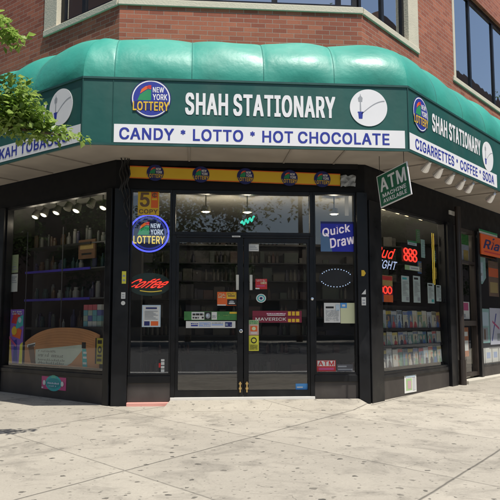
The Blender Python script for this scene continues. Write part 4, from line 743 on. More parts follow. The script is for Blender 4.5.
poster('maroon_sticker', 'lower maroon sticker with white capital lettering on right door', 'sticker', 'F', .125, .80, .985, 1.068, -.032, MAROON, [((.72,.1,.95,.62), YEL), ((.78,.1,.80,.62), MAROON), ((.86,.1,.88,.62), MAROON)], [('MAVERICK', .06, .68, .32, .82, PAPER, dict(off=0))])
poster('pink_sticker', 'pale pink and green square sticker above the yellow one on right door', 'sticker', 'F', .075, .21, .818, 1.02, -.032, M('pale_pink_print', (.65,.42,.34), .6), [((.0,.7,1,1), M('pale_green_print', (.35,.50,.25), .6)), ((.15,.25,.85,.6), ORG), ((.2,.1,.8,.18), PAPER), (ell(cu=.5,cv=.43,ru=.2,rv=.12,k=14), PAPERY)] + fine(.1,.9,.74,.95,2,GRN,18))
poster('yellow_sticker', 'bright yellow sticker with dark round symbol on right door', 'sticker', 'F', .075, .21, .605, .812, -.032, M('lemon_print', (.72,.68,.06), .6), [(ell(cv=.68, ru=.3, rv=.2), BLACK), (ell(cv=.68, ru=.2, rv=.12), M('lemon_print'))] + fine(.12,.88,.08,.42,4,BLACK,17,.85))
poster('blue_tag', 'small bright blue tag at the bottom corner of right door', 'sticker', 'F', .71, .872, .085, .165, -.032, M('sky_blue_print', (.08,.32,.70), .6), [((.1,.3,.6,.5), PAPER)])
# right sidelight
w = MM(); fr = frame('F', 1.075, 1.548, 1.965, 2.385, YB-.01)
slab(w, fr, RECT, M('glowing_blue_print', (.015,.02,.30), .4, emit=.12), .006)  # faint glow put into the poster colour, no lamp behind it
w.fig(fr, [(0,0),(.34,0),(.22,.62),(0,.62)], M('steel_blue_print', (.10,.20,.36), .5), .0072); w.fig(fr, rect(0,.93,1,1), NAVY, .0072)
PKW = M('glowing_pinkish_print', (.85,.74,.82), .5, emit=.18)  # lettering glows slightly too, brightness put into its colour
fr2 = frame('F', 1.075, 1.548, 1.965, 2.385, YB-.01, .20)
w.text(fr2, 'Quick', .08, .92, .56, .86, PKW, n=.009, off=.02, shear=.12); w.text(fr2, 'Draw', .24, .98, .16, .48, PKW, n=.009, off=.02, shear=.12)
w.build('game_poster', None, 'bright blue poster with slanted white lettering in right sidelight', 'poster')
w = MM(); fr = frame('F', 1.05, 1.53, 1.46, 1.74, -.075); slab(w, fr, ell(), M('black_board', (.008,.008,.012), .4), .01)
led = w.build('led_sign', None, 'black oval sign with dotted white lights in right sidelight', 'led sign')
w = MM()
for a0, a1 in ((25, 150), (205, 330)):
    for i in range(12):
        a = R_(a0+(a1-a0)*i/11); c = fr(.5+.46*math.cos(a), .5+.44*math.sin(a), .012); MM().lathe(c, [(.0065,0),(.0065,.004),(.0,.007)], LEDW, 8, Vector((0,-1,0))).build('led_dot', led)
poster('paper_notice', 'white printed notice with dark heading in the right sidelight', 'notice', 'F', 1.11, 1.335, .985, 1.255, YB-.004, PAPER, [((.1,.72,.6,.82), BLACK)] + fine(.1,.9,.08,.66,11,GREY,13) + [((.72,.6,.95,.9), PAPERB)])
poster('paper_notice', 'plain pale yellow paper beside the printed notice in right sidelight', 'notice', 'F', 1.34, 1.56, .975, 1.255, YB-.004, PAPERY, [((.0,.75,.4,1), M('sky_blue_print')), ((.1,.82,.3,.92), PAPER)])
poster('red_sticker', 'red and white cash machine sticker low in the right sidelight', 'sticker', 'F', 1.0, 1.262, .325, .475, YB-.004, REDP, [((.04,.48,.96,.96), PAPER), ((.1,.12,.9,.34), PINK)], [('ATM', .08, .92, .52, .93, REDP, dict(off=.05))])
poster('grey_decal', 'faint grey decal beside the red cash machine sticker', 'sticker', 'F', 1.28, 1.50, .325, .42, YB-.004, M('dark_grey_print', (.10,.10,.11), .6), [((.05,.6,.6,.8), GREY), ((.05,.2,.95,.36), GREY)])
poster('inside_light_strip', 'narrow white strip high in the right sidelight, standing for a light inside', 'notice', 'F', 1.42, 1.475, 2.47, 2.75, YB-.004, PAPER)  # plain white strip stands in for an interior tube light
poster('small_plate', 'tiny pale plate on the rail above the double doors', 'plate', 'F', -.16, -.045, 2.145, 2.165, .021, PAPER, [((.2,.3,.8,.6), GREY)])
# stickers on posts
def post_sticker(label, s, z0, z1, m, wd=.055, shape=RECT):
    poster('small_sticker', label, 'sticker', 'F', s-wd/2, s+wd/2, z0, z1, .0765, m, [((.2,.2,.8,.35), GREY), ((.2,.55,.8,.7), GREY)] if shape is RECT else [], shape=shape)
post_sticker('yellow sticker on the post left of the doors', -1.60, 1.50, 1.665, M('lemon_print'))
post_sticker('white square sticker below the yellow one on the left post', -1.605, 1.30, 1.385, PAPER)
post_sticker('white dot sticker on the left post', -1.605, 1.215, 1.27, PAPER, .055, ell())
post_sticker('yellow half round sticker on the post right of the doors', 1.645, 1.62, 1.70, YEL, .06, [(0,0),(.6,0),(1,.5),(.6,1),(0,1)])
post_sticker('white triangle sticker on the right post', 1.64, 1.37, 1.44, PAPER, .06, [(0,0),(1,0),(1,1)])
post_sticker('white square sticker lowest on the right post', 1.64, 1.22, 1.33, PAPER, .06)

# hanging ATM sign
w = MM()
ac, at_, aw, ah = 1.104, .168, .573, .44
cc = Vector((1.891, -.75, 2.752)); dd = Vector((math.cos(ac), -math.sin(ac), 0)); nn = Vector((-math.sin(ac), -math.cos(ac), 0))
e = dd*math.cos(at_) + Vector((0,0,1))*math.sin(at_); g_ = -dd*math.sin(at_) + Vector((0,0,1))*math.cos(at_)
def fra(u, v, n=0.): return cc + e*(u-.5)*aw + g_*(v-.5)*ah + nn*n
AG = M('sign_green', (.012,.13,.07), .4)
slab(w, fra, RECT, WHITE, .012, -.006)
w.fig(fra, rect(.025,.03,.975,.97), AG, .0075)
w.text(fra, 'ATM', .08, .92, .46, .88, WHITE, n=.009, off=.045); w.text(fra, 'MACHINE', .12, .88, .27, .39, WHITE, n=.009, off=.02); w.text(fra, 'AVAILABLE', .12, .88, .10, .22, WHITE, n=.009, off=.02)
at = w.build('hanging_sign', None, 'green and white cash machine sign hanging askew under the right awning corner', 'sign')
w = MM()
for u in (.1, .9): p = fra(u, 1.0); MM().tube([p, Vector((p.x, p.y, 3.189))], .004, BLACK, 5).build('hanging_wire', at)

# ============================================================ RIGHT WINDOW DISPLAY
GN = -.06
rk = empty('magazine_rack', P('R', 1.52, .28, -.15), 'dark three tier magazine rack behind right window', 'rack')
w = MM(); w.box('R', .40, 2.70, .27, 1.25, -.26, -.24, BLACK); w.build('back_panel', rk)
for z in (.292, .612, .862):
    w = MM(); w.box('R', .40, 2.70, z, z+.012, -.238, -.065, FRAME); w.box('R', .40, 2.70, z+.013, z+.045, -.075, -.068, FRAME); w.build('shelf', rk)
def cover_mat():
    m = bpy.data.materials.new('magazine_cover'); m.use_nodes = True; t = m.node_tree; b = t.nodes['Principled BSDF']; L = t.links.new
    oi = t.nodes.new('ShaderNodeObjectInfo'); tc = t.nodes.new('ShaderNodeTexCoord'); sx = t.nodes.new('ShaderNodeSeparateXYZ'); L(tc.outputs['Object'], sx.inputs[0])
    def mth(op, a, bb=None, c=None, clamp=False):
        n = t.nodes.new('ShaderNodeMath'); n.operation = op; n.use_clamp = clamp
        for i, v in enumerate((a, bb, c)):
            if v is None: continue
            if isinstance(v, (int, float)): n.inputs[i].default_value = v
            else: L(v, n.inputs[i])
        return n.outputs[0]
    def rnd(k): return mth('FRACT', mth('MULTIPLY', oi.outputs['Random'], k))
    def ramp(f, cols):
        cr = t.nodes.new('ShaderNodeValToRGB'); cr.color_ramp.interpolation = 'CONSTANT'; e = cr.color_ramp.elements
        for i, c in enumerate(cols):
            q = e[i] if i < 2 else e.new(i/len(cols))
            q.position = i/len(cols); q.color = (*c, 1)
        L(f, cr.inputs[0]); return cr.outputs[0]
    def mix(f, a, bb):
        n = t.nodes.new('ShaderNodeMix'); n.data_type = 'RGBA'; L(f, n.inputs['Factor']); L(a, n.inputs['A']); L(bb, n.inputs['B']); return n.outputs['Result']
    bgc = ramp(rnd(1), [(.30,.33,.34),(.12,.18,.24),(.38,.37,.33),(.06,.07,.09),(.22,.09,.08),(.34,.40,.44),(.10,.20,.17),(.44,.42,.30),(.20,.22,.22)])
    tit = ramp(rnd(17.3), [(.50,.05,.04),(.52,.50,.46),(.50,.38,.05),(.04,.10,.32),(.48,.48,.50),(.03,.03,.03)])
    fig = ramp(rnd(37.9), [(.42,.27,.20),(.30,.18,.12),(.46,.34,.27),(.12,.11,.12),(.40,.38,.36)])
    clo = ramp(rnd(71.1), [(.05,.05,.07),(.42,.40,.38),(.34,.06,.07),(.07,.14,.30),(.16,.26,.18)])
    cb = t.nodes.new('ShaderNodeCombineXYZ'); L(mth('MULTIPLY', oi.outputs['Random'], 77.0), cb.inputs[1]); va = t.nodes.new('ShaderNodeVectorMath'); L(tc.outputs['Object'], va.inputs[0]); L(cb.outputs[0], va.inputs[1])
    nz = t.nodes.new('ShaderNodeTexNoise'); nz.inputs['Scale'].default_value = 26; nz.inputs['Detail'].default_value = 3; L(va.outputs[0], nz.inputs['Vector'])
    w = mth('MULTIPLY_ADD', nz.outputs['Fac'], .06, -.03)
    x0 = mth('MULTIPLY_ADD', rnd(5.7), .05, -.025)
    def inside(cx, cz, rx, rz):
        dx = mth('DIVIDE', mth('SUBTRACT', mth('ADD', sx.outputs[0], w), cx), rx); dz = mth('DIVIDE', mth('SUBTRACT', mth('ADD', sx.outputs[2], w), cz), rz)
        return mth('LESS_THAN', mth('ADD', mth('MULTIPLY', dx, dx), mth('MULTIPLY', dz, dz)), 1.0)
    col = mix(inside(x0, .03, .055, .085), bgc, clo)
    col = mix(inside(x0, .145, .026, .036), col, fig)
    band = mth('MULTIPLY', mth('GREATER_THAN', sx.outputs[2], .200), mth('LESS_THAN', sx.outputs[2], .242))
    let = mth('GREATER_THAN', mth('FRACT', mth('ADD', mth('MULTIPLY', sx.outputs[0], 38.0), mth('MULTIPLY', nz.outputs['Fac'], .9))), .35)
    col = mix(mth('MULTIPLY', band, let), col, tit)
    ln = mth('MULTIPLY', mth('GREATER_THAN', mth('FRACT', mth('MULTIPLY', sx.outputs[2], 55.0)), .55), mth('GREATER_THAN', nz.outputs['Fac'], .52))
    side = mth('GREATER_THAN', mth('MULTIPLY', sx.outputs[0], mth('MULTIPLY_ADD', mth('GREATER_THAN', rnd(3.3), .5), 2.0, -1.0)), .035)
    col = mix(mth('MULTIPLY', ln, side), col, tit)
    L(col, b.inputs['Base Color']); b.inputs['Roughness'].default_value = .3
    return m
COVER = cover_mat()
mag = MM()
rngm = random.Random(11)
mag.face([(-.082,0,0),(.082,0,0),(.082,.012,.25),(-.082,.012,.25)], COVER); mag.face([(-.082,.006,0),(-.082,.018,.25),(.082,.018,.25),(.082,.006,0)], PAPER)
mag.face([(.082,0,0),(.082,.006,0),(.082,.018,.25),(.082,.012,.25)], PAPER); mag.face([(-.082,.006,0),(-.082,0,0),(-.082,.012,.25),(-.082,.018,.25)], PAPER)
mag.face([(-.082,.012,.25),(.082,.012,.25),(.082,.018,.25),(-.082,.018,.25)], PAPER); mag.face([(-.082,0,0),(-.082,.006,0),(.082,.006,0),(.082,0,0)], PAPER)
ORD = ['first','second','third','fourth','fifth','sixth','seventh','eighth','ninth','tenth','eleventh','twelfth','thirteenth','fourteenth']
m0 = None
for rname, z, h in (('top', .876, 1.22), ('middle', .626, .92), ('bottom', .306, 1.2)):
    for i in range(13):
        if m0 is None: o = m0 = mag.build('magazine', None, 'x', 'magazine', 'magazines in the window rack', origin=(0,0,0))
        else: o = m0.copy(); COL.objects.link(o)
        s = .49 + .1765*i
        o.location = P('R', s + rngm.uniform(-.008,.008), z, -.082 - rngm.uniform(0,.02)); o.rotation_euler = (0, rngm.uniform(-.03,.03), TR)
        o.scale = (1, 1, h*rngm.uniform(.93,1.0))
        o['label'] = 'magazine on the %s row of the window rack, %s from the left' % (rname, ORD[i])
# neon and posters
w = MM(); fr = frame('R', .42, 1.08, 1.76, 2.10, -.075)
w.tube([fr(-.02,.95,-.01), fr(1.0,.95,-.01)], .004, BLACK, 5); w.tube([fr(-.02,.05,-.01), fr(1.0,.05,-.01)], .004, BLACK, 5)
o = w.build('neon_sign', None, 'red and white neon beer sign in right window corner', 'neon sign')
t = MM(); t.text(fr, 'Bud', .02, .86, .50, .98, NRED, off=-.01, shear=.4); t.build('neon_tube', o)
t = MM(); t.text(fr, 'LIGHT', .0, .98, .04, .42, NWH, off=-.015, shear=.3); t.build('neon_tube', o)
w = MM(); fr = frame('R', 1.31, 1.82, 1.93, 2.155, -.075); slab(w, fr, RECT, BLACK, .006, -.03); o = w.build('neon_sign', None, 'glowing red square neon in the middle of right window', 'neon sign')
t = MM()
for i in range(3):
    for j in range(2): t.tube([fr(.18+.31*i+.13*math.cos(a*math.pi/6), .27+.46*j+.19*math.sin(a*math.pi/6)) for a in range(13)], .012, NRED, 6)
t.build('neon_tube', o)
poster('shelf_label', 'small green and white card above the red square neon', 'card', 'R', 1.44, 1.76, 2.20, 2.27, -.06, PAPERB, [((.0,.6,1,1), GRN), ((.1,.15,.8,.4), GREY)])
poster('shelf_label', 'small white and green card under the red square neon', 'card', 'R', 1.32, 1.84, 1.80, 1.875, -.06, M('pale_green_print'), [((.3,.1,.98,.9), PAPER), ((.4,.35,.9,.6), GREY)])
poster('lottery_poster', 'red, blue and orange poster above the magazines at window left', 'poster', 'R', .40, .89, 1.285, 1.675, -.06, M('deep_blue_print', (.03,.12,.30), .5),
   [((.35,.55,1,1), M('tan_print', (.42,.30,.10), .5)), ((.35,.82,.98,.98), REDP), ((.0,.28,1,.6), MAROON), ((.4,0,1,.27), ORG)])
w = MM(); fr = frame('R', .42, .88, 1.40, 1.52, -.05)
for i in range(3): w.tube([fr(.2+.3*i+.13*math.cos(a*math.pi/5), .5+.42*math.sin(a*math.pi/5), 0) for a in range(11)], .010, NRED, 6)
w.build('neon_sign', None, 'small red triple loop neon in front of the lottery poster', 'neon sign')
CARD = M('pale_green_card', (.50,.58,.55), .7, var=.06)
for k, (a, b, z0, z1, lb) in enumerate(((1.19,1.45,1.30,1.70,'first'),(1.60,1.85,1.30,1.72,'second'),(2.13,2.385,1.30,1.63,'third'),(2.47,2.66,1.34,1.61,'fourth'))):
    poster('price_card', 'tall pale price card above the magazines, %s from the left' % lb, 'card', 'R', a, b, z0, z1, -.06, CARD,
      [((.1,.86,.70,.94), TEALP if k == 0 else BLACK), ((.55,.06,.9,.2), TEALP if k == 2 else GREY)] + [((.12,.24+.058*i,.88-.13*((i*5+k)%4),.24+.058*i+.022), M('soft_grey_print', (.36,.38,.38), .7)) for i in range(10)], group='price cards above the magazines')
w = MM()
for ds in (-.032, .032): w.tube([P('R', 2.44+ds+.004*math.sin(i*2), 1.62+.86*i/16, -.08) for i in range(17)], .0065, NYL, 6)
w.tube([P('R', 2.41, 1.62, -.08), P('R', 2.47, 1.62, -.08)], .0065, NYL, 6)
w.build('neon_sign', None, 'tall narrow yellow neon at the right of the window', 'neon sign')
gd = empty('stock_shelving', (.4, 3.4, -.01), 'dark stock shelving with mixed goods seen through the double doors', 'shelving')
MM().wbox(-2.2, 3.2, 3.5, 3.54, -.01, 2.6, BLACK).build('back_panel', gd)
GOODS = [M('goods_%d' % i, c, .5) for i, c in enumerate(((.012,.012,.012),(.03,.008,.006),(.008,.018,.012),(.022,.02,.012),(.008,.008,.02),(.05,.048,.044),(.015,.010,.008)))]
rgd = random.Random(17); w = MM()
for r in range(8):
    x = -2.15
    while x < 3.05:
        d = rgd.uniform(.05,.34); z_ = .10+.33*r
        if rgd.random() < .25: x += d*.6; continue
        if rgd.random() < .35:
            for k_ in range(int(d/.075)): w.lathe((x+.036+.075*k_, 3.28, z_), [(.03,0),(.033,.02),(.03,.13),(.012,.17),(.012,.21)], rgd.choice(GOODS), 8)
        else:
            w.wbox(x, x+d*.92, 3.2+rgd.uniform(0,.12), 3.45, z_, z_+rgd.uniform(.06,.27), rgd.choice(GOODS))
        x += d
w.build('goods', gd, kind='stuff')
for r in range(8): MM().wbox(-2.2, 3.2, 3.14, 3.498, .075+.33*r, .095+.33*r, FRAME).build('shelf', gd)
t_ = MM(); pts_ = [P('F', .03+.20*i/24 , 2.47+.035*math.sin(i*.9)+.0035*i, -.9) for i in range(25)]
neon_o = MM().tube([P('F', -.02, 2.40, -.92), P('F', .28, 2.46, -.92)], .008, BLACK, 6).build('neon_sign', None, 'small teal squiggle neon inside, seen through the glass above doors', 'neon sign')
t_.tube(pts_, .014, NTEAL, 6); t_.build('neon_tube', neon_o)
for i, (a, z0, h, c) in enumerate(((1.92,2.28,.22,'leaf_green_print'),(2.10,2.05,.30,'pale_teal_print'),(1.95,1.78,.2,'deep_blue_print'),(2.55,2.30,.16,'maroon_print'),(2.56,2.0,.22,'leaf_green_print'),(2.58,1.72,.2,'tan_print'))):
    if c == 'pale_teal_print': M('pale_teal_print', (.30,.50,.48), .6)
    poster('ticket_strip', 'small lottery ticket card hung ' + ('right of the red square neon, green and topmost', 'right of the red square neon, pale teal', 'right of the red square neon, deep blue', 'right of the tall yellow neon, maroon', 'right of the tall yellow neon, green', 'right of the tall yellow neon, tan')[i], 'ticket card', 'R', a, a+(.14 if a < 2.5 else .10), z0, z0+h, -.14, M(c), fine(.08,.92,.1,.9,6,(GREY, PAPERB, YEL)[i%3],40+i))
# recessed ceiling spots inside the right window
LAMPW = M('warm_lamp', (1.0,.72,.38), .4, emit=2.5); LAMPC = M('cool_lamp', (1.0,.95,.78), .4, emit=4.5)
SHADE = M('lamp_shade_grey', (.12,.12,.10), .6)
def spot(name, label, loc, r, h, lm, group, axis=Vector((0,0,1)), stem=0., watt=6.):
    t = empty(name, loc, label, 'lamp', group)
    w = MM(); w.lathe(loc, [(r,0),(r*1.02,h*.3),(r*.8,h),(.012,h*1.05)], SHADE, 16, axis)
    if stem: w.tube([Vector(loc)+Vector((0,0,h)), Vector(loc)+Vector((0,0,h+stem))], .01, SHADE, 6)
    w.build('shade', t)
    w = MM(); w.lathe(Vector(loc)-axis*.012, [(0,0),(r*.62,.003),(r*.75,.011)], lm, 16, axis); w.build('bulb', t)
    if lm is not SHADE:
        ld = bpy.data.lights.new('bulb_light', 'POINT'); ld.energy = watt; ld.shadow_soft_size = .05; ld.color = (1,.86,.66)
        lo = bpy.data.objects.new('bulb_light', ld); COL.objects.link(lo); lo.parent = t; lo.location = -axis*.10
    return t
for i, s in enumerate((1.785, 2.296, 2.645, 3.218)):
    spot('downlight', 'warm ceiling downlight inside the right window, %s from the left' % ORD[i], P('R', s, 2.86, -.6), .085, .10, LAMPW, 'downlights inside the right window', stem=.055, watt=3)
for i, (x, z) in enumerate(((-.49, 2.80), (.17, 2.80), (1.58, 2.79))):
    spot('pendant_lamp', 'small lit pendant lamp seen behind the glass over the doors, %s from the left' % ORD[i], Vector((x, 1.5, z-.06)), .075, .09, LAMPC, 'pendant lamps behind the transom', stem=.24, watt=8)
for i, (s, z) in enumerate(((2.30,2.662),(2.07,2.673),(1.745,2.674),(1.473,2.70),(1.25,2.655),(.922,2.69),(.625,2.634))):
    lit = LAMPC if i not in (3, 5) else SHADE
    spot('track_light', 'cylindrical ceiling spotlight inside the left window, %s from the left' % ORD[i], P('L', s, z, -.3), .060, .12, lit, 'spotlights inside the left window', axis=Vector((.30,.32,.85)).normalized(), stem=.17, watt=1.0)

# ============================================================ LEFT WINDOW DISPLAY
un = empty('display_shelves', P('L', 1.9, -.01, -.8), 'dark display shelves with blue edges inside the left window', 'shelving')
w = MM(); w.box('L', .75, 3.6, -.01, 2.98, -1.22, -1.18, M('dark_shelf_back', (.03,.03,.03), .8)); w.build('back_panel', un)
NAVYE = M('blue_shelf_edge', (.06,.04,.45), .5, var=.1)
for z in (.9, 1.375, 1.85, 2.25):
    w = MM(); w.box('L', 1.1, 3.25, z-.02, z, -1.17, -.80, M('shelf_board', (.10,.10,.10), .5)); w.box('L', 1.5, 3.25, z-.03, z+.008, -.799, -.785, NAVYE if z in (1.375, 1.85) else BLACK); w.build('shelf', un)
for s in (2.2, 3.2): w = MM(); w.tube([P('L', s, 0, -.78), P('L', s, 2.55, -.78)], .010, M('dark_upright', (.08,.08,.085), .5), 6); w.build('upright', un)
BOT = random_cover('bottle_glass', [(.05,.06,.05),(.12,.13,.12),(.02,.05,.05),(.08,.05,.03),(.20,.20,.18),(.03,.03,.07)], False)
rb = random.Random(9); proto = None; ordn = 0
shp = [[(.03,0),(.033,.02),(.033,.13),(.012,.17),(.012,.22)], [(.045,0),(.045,.10),(.03,.12),(.03,.16)], [(.028,0),(.028,.17),(.02,.18),(.02,.20)]]
pro = []
for z, zn in ((.901, 'lowest'), (1.376, 'lower'), (1.851, 'middle'), (2.251, 'upper')):
    for i in range(14):
        k = rb.randrange(3); s = 1.22 + .145*i + rb.uniform(-.035,.035)
        if len(pro) <= k or True:
            key = 'bottle%d' % k
            src = next((o for kk, o in pro if kk == key), None)
            if src is None:
                mmx = MM(); mmx.lathe((0,0,0), shp[k], BOT, 12); src = mmx.build('bottle', None, 'x', 'bottle', 'bottles on the display shelves', origin=(0,0,0)); pro.append((key, src)); o = src
            else: o = src.copy(); COL.objects.link(o)
        o.location = P('L', s, z, -.86 - rb.uniform(0,.1)); q_ = rb.uniform(.8,1.35); o.scale = (q_*rb.uniform(.9,1.15), q_*rb.uniform(.9,1.15), q_*rb.uniform(.8,1.15))
        o['label'] = 'bottle on the %s shelf of the left window display, %s from the right' % (zn, ORD[i])
poster('brown_carton', 'brown carton standing among the bottles in left window', 'carton', 'L', 1.83, 1.42, 1.995, 2.30, -.84, M('carton_brown', (.16,.085,.045), .7), [((.1,.5,.9,.8), M('tan_print')), ((.2,.2,.8,.3), BLACK)], t=.03)
# big tan display board with picture of cigars
w = MM(); fr = frame('L', 2.16, .40, .36, .925, -.12)
CIG = M('cigar_tan', (.55,.25,.10), .6, var=.35, vscale=3)
top = [(0,0),(1,0)] + [(1-i/24, .58+.40*(1-abs(2*(1-i/24)-1.16)**2.6/ (1.16**2.6))) for i in range(25)]
slab(w, fr, top, CIG, .012)
VEIN = M('cigar_vein', (.38,.16,.06), .6)
for k_ in range(9):
    b_ = .50+.05*k_
    cv_ = [(.06+.88*i/20, min(b_ + (.10+.02*k_)*(1-(2*i/20-1.1)**2) - .08, .95)) for i in range(21)]
    for i in range(20):
        (a1,b1),(a2,b2) = cv_[i], cv_[i+1]
        tp_ = lambda q: .58+.40*(1-abs(2*q-1.16)**2.6/1.16**2.6)
        if b2 < .50 or b2 > min(tp_(a1), tp_(a2))-.03: continue
        w.fig(fr, [(a1,b1),(a2,b2),(a2,b2+.008),(a1,b1+.008)], VEIN, .0132)
w.fig(fr, [(.16,.02),(.60,.02),(.66,.10),(.80,.44),(.78,.56),(.40,.46),(.16,.40)], M('pale_sage_print', (.58,.62,.50), .6, var=.15), .0135)
w.fig(fr, [(.10,.02),(.17,.02),(.13,.50),(.05,.46)], BROWN, .0145); w.fig(fr, [(.035,.44),(.15,.48),(.155,.58),(.04,.52)], PAPER, .0145); w.fig(fr, [(.05,.46),(.15,.50),(.15,.54),(.05,.50)], BLACK, .0155)
w.fig(fr, [(.80,.02),(.86,.02),(.84,.46),(.79,.46)], TEALP, .0145)
for v0, v1 in ((.08,.13),(.22,.27),(.34,.39)): w.fig(fr, rect(.805,v0,.85,v1), PAPER, .0155)
w.fig(fr, rect(.785,.47,.835,.62), BLACK, .0145)
rl = random.Random(4)
for row, (v, h) in enumerate(((.34,.08),(.22,.10),(.12,.05),(.03,.07))):
    u = .20
    while u < .56 - .10*(row == 0):
        hh = h*rl.choice((.5,.55,.6,1.0)); d = rl.uniform(.006,.016); SG = M('sage_dark_print', (.14,.13,.10), .6)
        w.fig(fr, [(u, v), (u+.006, v), (u+.009, v+hh), (u+.003, v+hh)], SG, .015)
        if rl.random() < .7: w.fig(fr, [(u+.006, v), (u+.006+d, v), (u+.007+d, v+h*.12), (u+.006, v+h*.12)], SG, .015)
        if rl.random() < .5: w.fig(fr, [(u+.008, v+h*.4), (u+.008+d, v+h*.4), (u+.009+d, v+h*.52), (u+.008, v+h*.52)], SG, .015)
        u += d + .012 + (.02 if rl.random() < .15 else 0)
w.build('display_board', None, 'large tan cardboard tobacco advert standing in the left window', 'display board')
poster('striped_poster', 'tall purple, blue and orange poster at far left of left window', 'poster', 'L', 2.56, 2.20, .36, 1.19, -.10, M('purple_print', (.22,.10,.50), .5),
   [([(0,0),(.25,0),(.05,.5),(0,.5)], YEL), ([(.3,0),(.65,0),(.55,.45),(.35,.42)], BLUE), ([(.75,0),(1,0),(1,.4),(.8,.35)], M('lemon_print')), ([(.2,.5),(.8,.45),(.9,.62),(.3,.7)], ORG), ([(.1,.75),(.7,.72),(.8,.88),(.3,.95)], REDP), ([(.4,.62),(1,.7),(1,.9),(.6,.85)], TEALP), (ell(cu=.35,cv=.60,ru=.2,rv=.08,k=16), YEL), (ell(cu=.75,cv=.80,ru=.12,rv=.05,k=14), PAPERB), ([(.0,.45),(.5,.30),(.55,.34),(.0,.50)], PINK)] + fine(.1,.9,.90,.98,2,PAPER,23))
poster('paper_notice', 'pale green paper pinned at the far left of left window, upper of two', 'notice', 'L', 2.60, 2.42, 1.77, 2.055, -.11, M('pale_lime_paper', (.42,.48,.28), .8), lines((.15,.9), .15, .9, 5, GREY)[:2])
poster('paper_notice', 'white paper pinned at the far left of left window, lower of two', 'notice', 'L', 2.60, 2.42, 1.47, 1.75, -.11, PAPER, lines((.15,.9), .5, .9, 4, GREY))
poster('yellow_sign', 'narrow upright yellow and black sign at right of left window', 'sign', 'L', .435, .27, .425, .775, -.07, M('lemon_print2', (.45,.38,.04), .6), [((.0,.0,.18,1), BLACK), ((.3,.78,.85,.92), BLACK), (ell(cu=.6,cv=.55,ru=.26,rv=.14), BLACK), (ell(cu=.6,cv=.55,ru=.12,rv=.06), M('lemon_print2')), ((.3,.28,.85,.36), BLACK), ((.3,.1,.85,.2), BLACK)])
w = MM(); w.box('L', 2.50, 3.3, 0, 3.0, -1.6, -1.56, M('pale_green_wall', (.40,.43,.34), .8)); w.build('side_partition', B)
for k, (s, z0, m) in enumerate(((.55,.80,'a'),(.62,.80,'b'),(.69,.80,'c'),(.76,.80,'d'))): pass
# colourful packets stack at right of left window
pk = None
for j in range(4):
    for i in range(4):
        if pk is None:
            w = MM(); w.wbox(-.045, .045, -.03, .03, 0, .075, random_cover('packet_print', [(.45,.10,.12),(.12,.30,.34),(.45,.45,.42),(.10,.12,.30),(.30,.36,.30)], False)); o = pk = w.build('packet', None, 'x', 'packet', 'packets stacked in the left window', origin=(0,0,0))
        else: o = pk.copy(); COL.objects.link(o)
        o.location = P('L', .52+.10*i, .93+.078*j, -.22); o.rotation_euler = (0, 0, -TL)
        o['label'] = 'small coloured packet in left window stack, %s row up, %s from right' % (ORD[j], ORD[i])
w = MM(); w.box('L', .35, 1.0, .0, .928, -.42, -.15, M('dark_plinth', (.02,.02,.02), .7)); w.build('plinth', None, 'dark plinth under the packets in the left window', 'plinth')
# stickers on the base panels
poster('ices_sticker', 'pink and teal scalloped sticker on the dark base under left window', 'sticker', 'L', 1.52, .95, .035, .215, .014, PINK, [(ell(cu=.5,cv=.5,ru=.33,rv=.62,k=24), TEALP), (ell(cu=.5,cv=.95,ru=.10,rv=.22,k=16), M('mint_print', (.12,.50,.36), .5)), (ell(cu=.5,cv=.5,ru=.29,rv=.40,k=24), M('deep_teal_print', (.03,.30,.32), .5))] + fine(.25,.75,.40,.62,1,PAPERB,21,.95) + fine(.32,.68,.22,.36,1,PAPERB,22) + [((.02,.06,.10,.16), PAPER), (ell(cu=.13,cv=.5,ru=.06,rv=.2,k=12), PAPER), (ell(cu=.87,cv=.5,ru=.06,rv=.2,k=12), PAPER)])
poster('flyer', 'pale photo flyer taped on the base under right window', 'flyer', 'R', 1.06, 1.46, -.055, .235, .014, PAPER, [((.12,.12,.62,.72), M('pale_green_print')), ((.25,.2,.55,.6), M('dusty_rose_print', (.50,.34,.36), .6)), ((.68,.1,.93,.75), M('pale_grey_print', (.48,.49,.5), .6)), ((.1,.78,.9,.9), PAPERB)])

# ============================================================ NEIGHBOUR WINDOW CONTENT
w = MM(); fr = frame('R', 4.29, 5.56, 2.27, 2.66, .045); slab(w, fr, RECT, M('bright_orange_sign', (.80,.12,.015), .5, var=.06), .02)
w.text(fr, 'Ria', .14, .80, .30, .78, NAVY, n=.022, off=.06, shear=.25); w.fig(fr, [(.52,.80),(.60,.88),(.56,.92),(.49,.86)], NAVY, .022); w.fig(fr, rect(.12,.12,.86,.19), REDP, .022)
w.build('orange_sign', None, 'bright orange sign with dark italic lettering on the neighbouring window', 'sign')
poster('white_banner', 'thin white and green strip above the orange sign', 'banner', 'R', 4.30, 5.3, 2.672, 2.75, .03, PAPER, [((0,.5,1,1), GRN)])
poster('window_poster', 'teal and white poster with rounded foot under the orange sign', 'poster', 'R', 4.30, 4.80, 1.72, 2.24, -.05, M('pale_teal_print', (.30,.50,.48), .6), [((.1,.1,.7,.8), PAPERB), ((.2,.3,.6,.4), GREY)], shape=[(.1,0),(.6,0),(1,.25),(1,1),(0,1),(0,.2)])
poster('window_poster', 'brown and orange poster at the right of neighbouring window', 'poster', 'R', 4.95, 5.5, 1.5, 2.2, -.05, BROWN, [((0,.55,1,.8), ORG), ((.1,.1,.9,.4), M('tan_print'))])
poster('window_poster', 'white poster with blue and pink curves in neighbouring window', 'poster', 'R', 4.93, 5.56, .56, 1.27, -.05, M('lilac_paper', (.62,.62,.72), .7), [([(.1,.1),(.16,.1),(.6,.85),(.52,.85)], BLUE), ([(.2,.6),(.8,.4),(.8,.46),(.2,.66)], PINK), ((.6,.1,.9,.3), GREY)])
